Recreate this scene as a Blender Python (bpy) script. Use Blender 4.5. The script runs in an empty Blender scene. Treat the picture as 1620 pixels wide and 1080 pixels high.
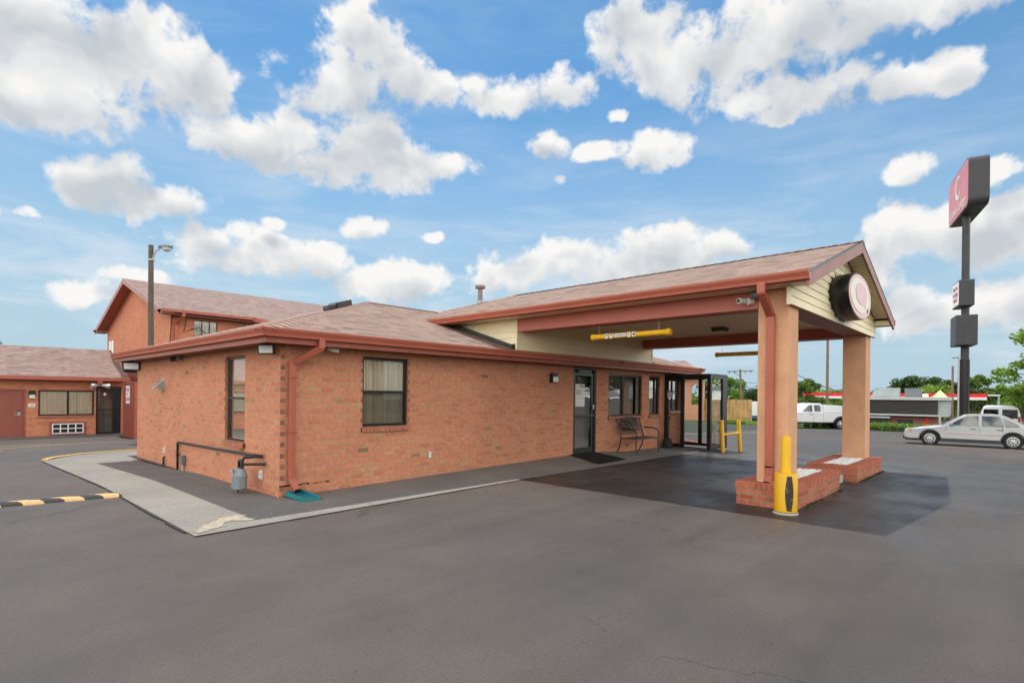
import bpy, math, random
from mathutils import Vector, Matrix
random.seed(7)
R = math.radians
scene = bpy.context.scene
col = scene.collection
def clamp(t, a=0., b=1.): return max(a, min(b, t))
def smooth(t): t = clamp(t); return t*t*(3-2*t)

# ------------------------------------------------------------------ camera
FW = Vector((.7305, .6829, 0)); RT = Vector((.6829, -.7305, 0)); UP = Vector((0, 0, 1))
CAM = Vector((-3.583, -7.987, 1.55))
cam = bpy.data.cameras.new('camera'); co = bpy.data.objects.new('camera', cam); col.objects.link(co)
roll = R(.605)
r_ = RT*math.cos(roll)+UP*math.sin(roll); u_ = UP*math.cos(roll)-RT*math.sin(roll)
co.matrix_world = Matrix(((r_.x, u_.x, -FW.x, CAM.x), (r_.y, u_.y, -FW.y, CAM.y), (r_.z, u_.z, -FW.z, CAM.z), (0, 0, 0, 1)))
cam.sensor_width = 36; cam.lens = 874.28/1620*36; cam.shift_y = 83.67/1620
cam.clip_start = .05; cam.clip_end = 3000
scene.camera = co

# ------------------------------------------------------------------ node helpers
class NT:
    def __init__(s, tree): s.t = tree; s.n = tree.nodes; s.l = tree.links
    def new(s, typ, **kw):
        n = s.n.new(typ)
        for k, v in kw.items(): setattr(n, k, v)
        return n
    def put(s, sock, v):
        if v is None: return
        if hasattr(v, 'is_linked') or hasattr(v, 'links'): s.l.new(v, sock)
        else: sock.default_value = v
    def math(s, op, a, b=None, c=None, cl=False):
        n = s.new('ShaderNodeMath', operation=op, use_clamp=cl)
        for i, v in enumerate((a, b, c)):
            if v is not None: s.put(n.inputs[i], v)
        return n.outputs[0]
    def vmath(s, op, a, b=None, c=None):
        n = s.new('ShaderNodeVectorMath', operation=op)
        for i, v in enumerate((a, b, c)):
            if v is not None: s.put(n.inputs[i], v)
        return n.outputs['Value'] if op in ('DOT_PRODUCT', 'LENGTH') else n.outputs[0]
    def noise(s, vec, scale, detail=4, rough=.55, dist=0):
        n = s.new('ShaderNodeTexNoise')
        s.put(n.inputs['Vector'], vec); n.inputs['Scale'].default_value = scale
        n.inputs['Detail'].default_value = detail; n.inputs['Roughness'].default_value = rough
        n.inputs['Distortion'].default_value = dist
        return n.outputs['Fac']
    def ramp(s, fac, stops, interp='LINEAR'):
        n = s.new('ShaderNodeValToRGB'); n.color_ramp.interpolation = interp
        e = n.color_ramp.elements
        while len(e) < len(stops): e.new(.5)
        for el, (p, c) in zip(e, stops):
            el.position = p
            el.color = (c, c, c, 1) if isinstance(c, (int, float)) else (*c, 1)
        s.put(n.inputs[0], fac); return n.outputs[0]
    def mix(s, fac, a, b, mode='MIX'):
        n = s.new('ShaderNodeMix', data_type='RGBA', blend_type=mode)
        s.put(n.inputs[0], fac)
        for i, v in ((6, a), (7, b)):
            if isinstance(v, tuple): v = (*v[:3], 1)
            s.put(n.inputs[i], v)
        return n.outputs[2]
    def mapr(s, v, a, b, c, d, interp='SMOOTHSTEP'):
        n = s.new('ShaderNodeMapRange', interpolation_type=interp)
        for i, x in enumerate((v, a, b, c, d)): s.put(n.inputs[i], x)
        return n.outputs[0]

def newmat(name):
    m = bpy.data.materials.new(name); m.use_nodes = True
    t = NT(m.node_tree); t.b = m.node_tree.nodes['Principled BSDF']; t.out = m.node_tree.nodes['Material Output']
    t.m = m
    return t
def bump(t, h, strength=.3, dist=.01):
    n = t.new('ShaderNodeBump'); n.inputs['Strength'].default_value = strength; n.inputs['Distance'].default_value = dist
    t.put(n.inputs['Height'], h); t.l.new(n.outputs[0], t.b.inputs['Normal'])

M = {}
STREAK = {'red_fascia', 'mauve_trim', 'charcoal_panel', 'red_door', 'black_metal'}
def plain(name, c, rough=.6, metal=0, var=.12, scale=6, spec=.4, bmp=0, coat=0):
    t = newmat(name)
    pos = t.new('ShaderNodeTexCoord').outputs['Object']
    n = t.noise(pos, scale, 5, .6); n2 = t.noise(pos, scale*7.3, 3, .6)
    f = t.mapr(t.math('ADD', t.math('MULTIPLY', n, .65), t.math('MULTIPLY', n2, .35)), .3, .7, 1-var, 1+var, 'LINEAR')
    if name in STREAK:                          # rain streaks and chalky fading
        wp_ = t.new('ShaderNodeNewGeometry').outputs['Position']
        mp = t.new('ShaderNodeMapping'); mp.inputs['Scale'].default_value = (7, 7, .5); t.l.new(wp_, mp.inputs['Vector'])
        sn = t.noise(mp.outputs[0], 1.2, 6, .65); f = t.math('MULTIPLY', f, t.mapr(sn, .35, .75, 1.05, .85, 'LINEAR'))
    hs = t.new('ShaderNodeHueSaturation'); hs.inputs['Color'].default_value = (*c, 1); t.l.new(f, hs.inputs['Value'])
    t.l.new(hs.outputs[0], t.b.inputs['Base Color'])
    t.b.inputs['Metallic'].default_value = metal; t.b.inputs['Specular IOR Level'].default_value = spec
    t.l.new(t.mapr(n2, .3, .7, rough*.88, min(1, rough*1.12), 'LINEAR'), t.b.inputs['Roughness'])
    if coat: t.b.inputs['Coat Weight'].default_value = coat; t.b.inputs['Coat Roughness'].default_value = .06
    if bmp: bump(t, n2, bmp, .01)
    M[name] = t.m; return t.m

def uv_pos(t, vscale_by_slope=False):
    g = t.new('ShaderNodeNewGeometry')
    sp = t.new('ShaderNodeSeparateXYZ'); t.l.new(g.outputs['Position'], sp.inputs[0])
    sn = t.new('ShaderNodeSeparateXYZ'); t.l.new(g.outputs['True Normal'], sn.inputs[0])
    ax = t.math('ABSOLUTE', sn.outputs[0]); ay = t.math('ABSOLUTE', sn.outputs[1]); az = t.math('ABSOLUTE', sn.outputs[2])
    f = t.math('GREATER_THAN', ax, ay)
    def lerp(a, b, k):
        return t.math('ADD', t.math('MULTIPLY', a, t.math('SUBTRACT', 1., k)), t.math('MULTIPLY', b, k))
    u = lerp(sp.outputs[0], sp.outputs[1], f)
    v = sp.outputs[2]
    if not vscale_by_slope:                     # horizontal faces use the other ground axis
        h = t.math('GREATER_THAN', az, .8)
        v = lerp(v, sp.outputs[1], h); u = lerp(u, sp.outputs[0], h)
    else: v = t.math('MULTIPLY', v, 3.3)
    c = t.new('ShaderNodeCombineXYZ'); t.l.new(u, c.inputs[0]); t.l.new(v, c.inputs[1])
    return c.outputs[0], g.outputs['Position']

def brick_mat(name, stops, mortar, bw=.213, rh=.0813, ms=.0085, dirt=False):
    t = newmat(name); uv, pos = uv_pos(t)
    wob = t.new('ShaderNodeTexNoise'); wob.inputs['Scale'].default_value = 9; wob.inputs['Detail'].default_value = 2
    t.l.new(pos, wob.inputs['Vector'])
    w = t.vmath('MULTIPLY', t.vmath('SUBTRACT', wob.outputs['Color'], (.5, .5, .5)), (.012, .007, 0))
    uv2 = t.vmath('ADD', uv, w)
    b = t.new('ShaderNodeTexBrick'); t.l.new(uv2, b.inputs['Vector'])
    b.inputs['Scale'].default_value = 1; b.inputs['Brick Width'].default_value = bw; b.inputs['Row Height'].default_value = rh
    b.inputs['Mortar Size'].default_value = ms; b.inputs['Mortar Smooth'].default_value = .25
    b.inputs['Color1'].default_value = (0, 0, 0, 1); b.inputs['Color2'].default_value = (1, 1, 1, 1); b.inputs['Mortar'].default_value = (.5, .5, .5, 1)
    rc = t.ramp(b.outputs['Color'], stops)
    big = t.noise(pos, .9, 4, .6); fine = t.noise(pos, 60, 4, .65); mid = t.noise(pos, 14, 3, .6)
    k = t.math('ADD', t.mapr(fine, .25, .75, .74, 1.22, 'LINEAR'), t.mapr(mid, .3, .7, -.14, .14, 'LINEAR'))
    k = t.math('MULTIPLY', k, t.mapr(big, .3, .7, .9, 1.08, 'LINEAR'))
    hs = t.new('ShaderNodeHueSaturation'); t.l.new(rc, hs.inputs['Color']); t.l.new(k, hs.inputs['Value'])
    mc = t.mix(t.mapr(mid, .3, .7, 0, 1, 'LINEAR'), tuple(x*.8 for x in mortar), mortar)
    c = t.mix(b.outputs['Fac'], hs.outputs[0], mc)
    if dirt:                                    # splash-back grime on the lowest course
        z = t.new('ShaderNodeSeparateXYZ'); t.l.new(pos, z.inputs[0])
        gr = t.math('ADD', z.outputs[2], t.mapr(mid, .3, .7, -.06, .06, 'LINEAR'))
        c = t.mix(t.mapr(gr, -.1, .12, .5, 0), c, (.1, .07, .05))
    t.l.new(c, t.b.inputs['Base Color']); t.b.inputs['Roughness'].default_value = .85; t.b.inputs['Specular IOR Level'].default_value = .25
    h = t.math('ADD', t.math('MULTIPLY', b.outputs['Fac'], -1.), t.math('MULTIPLY', fine, .35))
    bump(t, h, .55, .008)
    M[name] = t.m; return t.m

brick_mat('brick', [(0, (.55, .185, .1)), (.2, (.62, .22, .116)), (.5, (.645, .24, .127)), (.8, (.65, .255, .135)), (.93, (.62, .265, .135)), (.98, (.58, .3, .145)), (.993, (.36, .18, .085)), (1, (.25, .12, .06))], (.44, .33, .25))
brick_mat('brick_far', [(0, (.57, .19, .1)), (.5, (.63, .23, .12)), (1, (.66, .265, .14))], (.54, .27, .18))
brick_mat('brick_planter', [(0, (.36, .09, .045)), (.5, (.47, .14, .07)), (.85, (.54, .19, .1)), (1, (.4, .13, .07))], (.33, .28, .23), bw=.205, rh=.0755, ms=.007)
plain('rowlock', (.46, .14, .075), .85, var=.3, scale=9, bmp=.4)
plain('sill_brick', (.44, .17, .1), .85, var=.3, scale=9, bmp=.4)
plain('flue_brown', (.24, .19, .17), .6)
plain('brick_end', (.3, .115, .07), .85, var=.4, scale=12)
plain('mortar', (.36, .3, .25), .9)

def shingle_mat(name, stops, dark=.45):
    t = newmat(name); uv, pos = uv_pos(t, True)
    b = t.new('ShaderNodeTexBrick'); t.l.new(uv, b.inputs['Vector']); b.offset = .37; b.squash = 1.4; b.squash_frequency = 3
    b.inputs['Scale'].default_value = 1; b.inputs['Brick Width'].default_value = .23; b.inputs['Row Height'].default_value = .17
    b.inputs['Mortar Size'].default_value = .006; b.inputs['Mortar Smooth'].default_value = .3
    b.inputs['Color1'].default_value = (0, 0, 0, 1); b.inputs['Color2'].default_value = (1, 1, 1, 1); b.inputs['Mortar'].default_value = (.4, .4, .4, 1)
    rc = t.ramp(b.outputs['Color'], stops)
    n = t.noise(pos, 1.3, 4, .6); f = t.noise(pos, 90, 3, .7); st = t.noise(pos, 5, 4, .65)
    hs = t.new('ShaderNodeHueSaturation'); t.l.new(rc, hs.inputs['Color'])
    t.l.new(t.math('MULTIPLY', t.math('MULTIPLY', t.mapr(n, .3, .7, .95, 1.05, 'LINEAR'), t.mapr(st, .3, .7, .95, 1.06, 'LINEAR')), t.mapr(f, .2, .8, .75, 1.25, 'LINEAR')), hs.inputs['Value'])
    sv = t.new('ShaderNodeSeparateXYZ'); t.l.new(uv, sv.inputs[0])
    ph = t.math('FRACT', t.math('DIVIDE', sv.outputs[1], .17))
    butt = t.mapr(ph, 0, .24, 1, 0)             # shadow line at the butt edge of every course, painted into the colour
    c = t.mix(t.math('MULTIPLY', t.math('MULTIPLY', butt, .9), t.mapr(b.outputs['Color'], .35, .6, .2, 1)), hs.outputs[0], (.07, .045, .04))
    c = t.mix(t.math('MULTIPLY', b.outputs['Fac'], dark), c, (.08, .05, .045))
    t.l.new(c, t.b.inputs['Base Color']); t.b.inputs['Roughness'].default_value = .92; t.b.inputs['Specular IOR Level'].default_value = .2
    bump(t, t.math('ADD', t.math('SUBTRACT', 1., ph), t.math('MULTIPLY', f, .4)), .5, .012)
    M[name] = t.m
shingle_mat('shingles', [(0, (.14, .092, .074)), (.18, (.185, .124, .1)), (.5, (.225, .153, .122)), (.72, (.25, .178, .148)), (.9, (.28, .183, .138)), (1, (.2, .155, .135))])
shingle_mat('shingles_far', [(0, (.16, .11, .097)), (.5, (.22, .153, .135)), (1, (.27, .195, .175))], .25)
plain('ridge_cap', (.31, .195, .155), .9, var=.2, scale=20, bmp=.3)

plain('red_metal', (.43, .115, .07), .42, var=.1, scale=2)
plain('red_fascia', (.33, .09, .06), .5, var=.12, scale=2)
plain('mauve_trim', (.36, .17, .15), .55, var=.14, scale=2)
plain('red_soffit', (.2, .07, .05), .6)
plain('beam_red', (.5, .15, .105), .5, var=.1, scale=1.5)
plain('stucco', (.68, .372, .215), .85, var=.13, scale=3.5, bmp=.6)
plain('arcade_pink', (.72, .36, .24), .8, var=.08, scale=2)
plain('cream_siding', (.9, .8, .54), .5, var=.06, scale=2)
plain('cream_trim', (.84, .75, .52), .5, var=.06)
plain('black_metal', (.012, .012, .013), .35, var=.15)
plain('bronze', (.035, .03, .026), .4, var=.15)
plain('dark_frame', (.016, .015, .016), .35)
plain('steel_grey', (.16, .18, .19), .5, metal=.2, var=.25, scale=20)
plain('meter_grey', (.22, .25, .27), .55, var=.2, scale=25)
plain('galvanised', (.42, .43, .42), .45, metal=.5, var=.15)
plain('white_plastic', (.78, .78, .75), .45, var=.05)
plain('lamp_lens', (.72, .74, .72), .25, var=.04)
plain('curtain', (.88, .78, .62), .9, var=.08, scale=3)
plain('interior', (.22, .19, .16), .9)
plain('teal_plastic', (.012, .2, .22), .4, var=.12)
plain('rubber_black', (.02, .02, .02), .75, var=.25, scale=30, bmp=.4)
plain('rubber_yellow', (.52, .31, .13), .7, var=.2, scale=20)
plain('mat_black', (.018, .018, .019), .85, var=.3, scale=40, bmp=.5)
plain('pebbles', (.9, .88, .83), .7, var=.15, scale=30)
plain('concrete_block', (.42, .41, .39), .9, var=.2, scale=10, bmp=.3)
plain('sticker_white', (.8, .8, .78), .5, var=.02)
plain('sticker_black', (.02, .02, .025), .5, var=.02)
plain('red_door', (.3, .085, .06), .5, var=.08, scale=2)
plain('sign_pink', (.66, .19, .22), .35, var=.1, scale=1)
plain('sign_face_pink', (.72, .42, .43), .35, var=.08, scale=3)
plain('sign_cream', (.8, .73, .6), .4, var=.06, scale=3)
plain('sign_letter', (.74, .62, .6), .5, var=.04)
plain('sign_red_letter', (.5, .05, .09), .5, var=.04)
plain('charcoal_panel', (.05, .05, .055), .5, var=.2, scale=.7)
plain('dark_slat', (.035, .032, .032), .5, var=.15)
plain('light_trim', (.5, .52, .52), .5)
plain('store_red', (.85, .02, .035), .4)
plain('store_white', (.8, .8, .8), .4)
plain('store_brick', (.3, .13, .1), .8, var=.2)
plain('tent_yellow', (.75, .62, .3), .6)
plain('hvac_grey', (.34, .38, .37), .6, var=.2, scale=1)
plain('chrome', (.6, .6, .6), .2, metal=1, var=.03)
plain('alloy', (.5, .51, .52), .35, metal=.7, var=.06)
plain('tyre', (.02, .02, .021), .8, var=.2, scale=20)
plain('car_silver', (.34, .345, .355), .32, metal=.25, var=.0, coat=.6)
plain('car_white', (.75, .76, .77), .3, metal=.0, var=.0, coat=.6)
plain('car_trim', (.045, .047, .05), .5)
plain('car_gold', (.6, .36, .2), .4)
plain('amber', (.8, .25, .02), .2)
plain('headlamp', (.7, .72, .74), .12)
plain('tail_red', (.4, .02, .02), .2)
plain('blue_paint', (.05, .12, .3), .4)
plain('trunk_bark', (.13, .1, .075), .9, var=.3, scale=8, bmp=.5)

def wood_mat(name, c, streak=(60, 60, 3), rough=.85):
    t = newmat(name); p = t.new('ShaderNodeTexCoord').outputs['Object']
    mp = t.new('ShaderNodeMapping'); mp.inputs['Scale'].default_value = streak; t.l.new(p, mp.inputs['Vector'])
    n = t.noise(mp.outputs[0], .6, 5, .65); n2 = t.noise(p, 2, 4, .6)
    hs = t.new('ShaderNodeHueSaturation'); hs.inputs['Color'].default_value = (*c, 1)
    t.l.new(t.math('MULTIPLY', t.mapr(n, .25, .75, .55, 1.4, 'LINEAR'), t.mapr(n2, .3, .7, .8, 1.2, 'LINEAR')), hs.inputs['Value'])
    t.l.new(hs.outputs[0], t.b.inputs['Base Color']); t.b.inputs['Roughness'].default_value = rough
    bump(t, n, .3, .01); M[name] = t.m
wood_mat('pole_wood', (.13, .105, .08))
wood_mat('fence_wood', (.56, .33, .14), (14, 14, 1.2))
wood_mat('pole_brown', (.22, .14, .1))

def painted(name, c, chip=(.2, .15, .05), amount=.56, dirt=True):
    t = newmat(name); p = t.new('ShaderNodeTexCoord').outputs['Object']
    n = t.noise(p, 9, 6, .7); n2 = t.noise(p, 2.2, 4, .6)
    cc = t.mix(t.mapr(n2, .3, .7, 0, .35, 'LINEAR'), c, tuple(x*.72 for x in c))
    cc = t.mix(t.mapr(n, amount+.1, amount+.16, 0, .8), cc, chip)
    t.l.new(cc, t.b.inputs['Base Color']); t.b.inputs['Roughness'].default_value = .45
    M[name] = t.m
painted('yellow_paint', (.9, .5, .008), amount=.59)
painted('yellow_sleeve', (.8, .42, .005), (.35, .2, .03), amount=.54)
painted('yellow_kerb', (.68, .42, .1), (.35, .32, .28), .46)
painted('line_paint', (.6, .42, .2), (.1, .1, .1), .5)
painted('scuff', (.03, .025, .02), (.3, .18, .02), .47)

def glass_mat(name, tint=(.55, .58, .56), boost=1.6, rough=.0):
    t = newmat(name); t.n.remove(t.b)
    tr = t.new('ShaderNodeBsdfTransparent'); tr.inputs[0].default_value = (*tint, 1)
    gl = t.new('ShaderNodeBsdfGlossy'); gl.inputs['Roughness'].default_value = rough; gl.inputs[0].default_value = (.95, .97, .97, 1)
    p = t.new('ShaderNodeTexCoord').outputs['Object']
    bp = t.new('ShaderNodeBump'); bp.inputs['Strength'].default_value = .035; bp.inputs['Distance'].default_value = .02
    t.l.new(t.noise(p, 2.2, 2, .5), bp.inputs['Height']); t.l.new(bp.outputs[0], gl.inputs['Normal'])
    fr = t.new('ShaderNodeFresnel'); fr.inputs['IOR'].default_value = 1.5
    mx = t.new('ShaderNodeMixShader')
    t.l.new(t.math('ADD', t.math('MULTIPLY', fr.outputs[0], boost, cl=True), .02, cl=True), mx.inputs[0])
    t.l.new(tr.outputs[0], mx.inputs[1]); t.l.new(gl.outputs[0], mx.inputs[2]); t.l.new(mx.outputs[0], t.out.inputs[0])
    M[name] = t.m
glass_mat('glass', (.95, .96, .95), 1.9)
glass_mat('glass_screen', (.52, .53, .53), .8)
glass_mat('glass_soft', (.95, .96, .95), .75)
glass_mat('glass_clear', (.86, .88, .87), 1.0)
glass_mat('car_glass', (.3, .33, .33), 1.8)

def leaf_mat(name, a, b, c):
    t = newmat(name)
    g = t.new('ShaderNodeNewGeometry'); oi = t.new('ShaderNodeObjectInfo')
    colr = t.ramp(g.outputs['Random Per Island'], [(0, a), (.5, b), (1, c)])
    hs = t.new('ShaderNodeHueSaturation'); t.l.new(colr, hs.inputs['Color'])
    t.l.new(t.mapr(oi.outputs['Random'], 0, 1, .485, .515, 'LINEAR'), hs.inputs['Hue'])
    t.l.new(hs.outputs[0], t.b.inputs['Base Color']); t.b.inputs['Roughness'].default_value = .55; t.b.inputs['Specular IOR Level'].default_value = .3
    tl = t.new('ShaderNodeBsdfTranslucent'); t.l.new(hs.outputs[0], tl.inputs[0])
    mx = t.new('ShaderNodeMixShader'); mx.inputs[0].default_value = .35
    t.l.new(t.b.outputs[0], mx.inputs[1]); t.l.new(tl.outputs[0], mx.inputs[2]); t.l.new(mx.outputs[0], t.out.inputs[0])
    M[name] = t.m
leaf_mat('leaf_dark', (.025, .055, .015), (.045, .09, .022), (.08, .14, .03))
leaf_mat('leaf_mid', (.06, .12, .022), (.11, .19, .035), (.17, .26, .05))
leaf_mat('leaf_light', (.09, .18, .022), (.18, .3, .035), (.28, .4, .05))
leaf_mat('leaf_near', (.08, .18, .022), (.17, .31, .04), (.3, .41, .055))
leaf_mat('leaf_hedge', (.06, .14, .02), (.14, .28, .03), (.24, .42, .05))

# asphalt
t = newmat('asphalt'); pos = t.new('ShaderNodeNewGeometry').outputs['Position']
big = t.noise(pos, .16, 5, .6, .4); mid = t.noise(pos, .9, 6, .62, .3); fine = t.noise(pos, 130, 3, .7); med = t.noise(pos, 22, 4, .6)
mp = t.new('ShaderNodeMapping'); mp.inputs['Rotation'].default_value = (0, 0, R(-18)); mp.inputs['Scale'].default_value = (.22, 1.9, 1); t.l.new(pos, mp.inputs['Vector'])
brush = t.noise(mp.outputs[0], .9, 6, .65, .5)   # squeegee strokes of the seal coat
c = t.mix(t.mapr(big, .35, .65, 0, 1), (.057, .0435, .0355), (.04, .0345, .031))
val = t.math('MULTIPLY', t.mapr(mid, .28, .72, .78, 1.2, 'LINEAR'), t.mapr(brush, .3, .7, .84, 1.15, 'LINEAR'))
gr2 = t.noise(pos, 48, 5, .75); val = t.math('MULTIPLY', val, t.mapr(fine, .3, .8, .6, 1.7, 'LINEAR')); val = t.math('MULTIPLY', val, t.mapr(gr2, .3, .7, .78, 1.24, 'LINEAR'))
vo = t.new('ShaderNodeTexVoronoi'); vo.inputs['Scale'].default_value = 2.1; t.l.new(pos, vo.inputs['Vector'])
speck = t.mapr(t.math('ADD', vo.outputs['Distance'], t.math('MULTIPLY', med, .05)), .045, .06, .55, 1)
val = t.math('MULTIPLY', val, speck)
# hairline cracks, old sealed seams and oil spots
wv = t.new('ShaderNodeTexNoise'); wv.inputs['Scale'].default_value = 1.6; wv.inputs['Detail'].default_value = 6; t.l.new(pos, wv.inputs['Vector'])
pw = t.vmath('ADD', pos, t.vmath('MULTIPLY', t.vmath('SUBTRACT', wv.outputs['Color'], (.5, .5, .5)), (.9, .9, 0)))
cr_ = t.new('ShaderNodeTexVoronoi', feature='DISTANCE_TO_EDGE'); cr_.inputs['Scale'].default_value = .23; t.l.new(pw, cr_.inputs['Vector'])
crack = t.math('MULTIPLY', t.mapr(cr_.outputs['Distance'], .0006, .0022, 1, 0), t.mapr(t.noise(pos, .5, 3, .5), .5, .6, 0, 1))
seal = t.math('MULTIPLY', t.mapr(cr_.outputs['Distance'], .006, .012, 1, 0), t.mapr(t.noise(pos, .31, 3, .5), .56, .64, 0, .45))
ov_ = t.new('ShaderNodeTexVoronoi'); ov_.inputs['Scale'].default_value = .75; ov_.inputs['Randomness'].default_value = 1; t.l.new(pos, ov_.inputs['Vector'])
oil = t.math('MULTIPLY', t.mapr(t.math('ADD', ov_.outputs['Distance'], t.math('MULTIPLY', t.math('SUBTRACT', mid, .5), .22)), .05, .13, 1, 0), t.mapr(t.noise(pos, .7, 2, .5), .5, .62, 0, .5))
val = t.math('MULTIPLY', val, t.math('SUBTRACT', 1., t.math('MAXIMUM', t.math('MULTIPLY', crack, .6), t.math('MAXIMUM', seal, oil))))
# pale worn sweeps
mp2 = t.new('ShaderNodeMapping'); mp2.inputs['Rotation'].default_value = (0, 0, R(35)); mp2.inputs['Scale'].default_value = (.12, .9, 1); t.l.new(pw, mp2.inputs['Vector'])
val = t.math('MULTIPLY', val, t.mapr(t.noise(mp2.outputs[0], 1.1, 8, .7), .58, .78, 1, 1.4))
hs = t.new('ShaderNodeHueSaturation'); t.l.new(c, hs.inputs['Color']); t.l.new(val, hs.inputs['Value'])
sep = t.new('ShaderNodeSeparateXYZ'); t.l.new(pos, sep.inputs[0])
# smoother, glossier paving where tyres have polished the drive lane
def boxmask(x0, x1, y0, y1, e):
    a = t.math('MULTIPLY', t.mapr(sep.outputs[0], x0-e, x0+e, 0, 1), t.mapr(sep.outputs[0], x1-e, x1+e, 1, 0))
    b = t.math('MULTIPLY', t.mapr(sep.outputs[1], y0-e, y0+e, 0, 1), t.mapr(sep.outputs[1], y1-e, y1+e, 1, 0))
    return t.math('MULTIPLY', a, b)
damp = t.math('MULTIPLY', boxmask(3.2, 13.5, -8.2, -.9, 1.3), t.mapr(mid, .3, .62, .25, 1))
t.l.new(hs.outputs[0], t.b.inputs['Base Color'])
t.l.new(t.math('SUBTRACT', t.mapr(brush, .3, .7, .56, .74, 'LINEAR'), t.math('MULTIPLY', damp, .27)), t.b.inputs['Roughness'])
t.b.inputs['Specular IOR Level'].default_value = .45
bump(t, t.math('ADD', fine, t.math('MULTIPLY', med, .5)), .35, .006)
M['asphalt'] = t.m

# exposed aggregate walk
t = newmat('walk_concrete'); pos = t.new('ShaderNodeNewGeometry').outputs['Position']
n = t.noise(pos, .8, 5, .6); f = t.noise(pos, 55, 4, .75)
vo = t.new('ShaderNodeTexVoronoi'); vo.inputs['Scale'].default_value = 42; t.l.new(pos, vo.inputs['Vector'])
sp = t.mapr(vo.outputs['Distance'], .12, .34, 1.5, .98)
k = t.math('MULTIPLY', t.math('MULTIPLY', t.mapr(n, .3, .7, .82, 1.12, 'LINEAR'), t.mapr(f, .3, .7, .7, 1.3, 'LINEAR')), sp)
hs = t.new('ShaderNodeHueSaturation'); hs.inputs['Color'].default_value = (.185, .172, .152, 1); t.l.new(k, hs.inputs['Value'])
sep = t.new('ShaderNodeSeparateXYZ'); t.l.new(pos, sep.inputs[0])
def joint(s, per, off):
    d = t.math('ABSOLUTE', t.math('SUBTRACT', t.math('FRACT', t.math('ADD', t.math('DIVIDE', s, per), off)), .5))
    return t.math('LESS_THAN', d, .004/per*1.3)
wob = t.math('MULTIPLY', t.math('SUBTRACT', n, .5), .08)
j = t.math('MAXIMUM', t.math('MULTIPLY', joint(t.math('ADD', sep.outputs[1], wob), 3.0, .33), t.math('LESS_THAN', sep.outputs[0], -.02)),
           t.math('MULTIPLY', joint(t.math('ADD', sep.outputs[0], wob), 3.1, .27), t.math('LESS_THAN', sep.outputs[1], -.02)))
t.l.new(t.mix(t.math('MULTIPLY', j, .8), hs.outputs[0], (.03, .03, .03)), t.b.inputs['Base Color'])
t.b.inputs['Roughness'].default_value = .9; bump(t, t.math('ADD', f, vo.outputs['Distance']), .4, .006)
M['walk_concrete'] = t.m
plain('repair_mortar', (.3, .255, .2), .9, var=.4, scale=14, bmp=.3)
plain('dark_reflection_green', (.02, .035, .02), .8, var=.4, scale=3)  # dark tone of a glass reflection put into a ground colour
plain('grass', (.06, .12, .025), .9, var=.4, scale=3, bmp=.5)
t = newmat('soffit_panel'); pos = t.new('ShaderNodeNewGeometry').outputs['Position']
sp = t.new('ShaderNodeSeparateXYZ'); t.l.new(pos, sp.inputs[0])
ph = t.math('FRACT', t.math('DIVIDE', sp.outputs[0], .1))
t.l.new(t.mix(t.mapr(ph, 0, .12, .5, 0), (.9, .74, .5), (.55, .43, .27)), t.b.inputs['Base Color']); t.b.inputs['Roughness'].default_value = .5
M['soffit_panel'] = t.m

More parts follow.
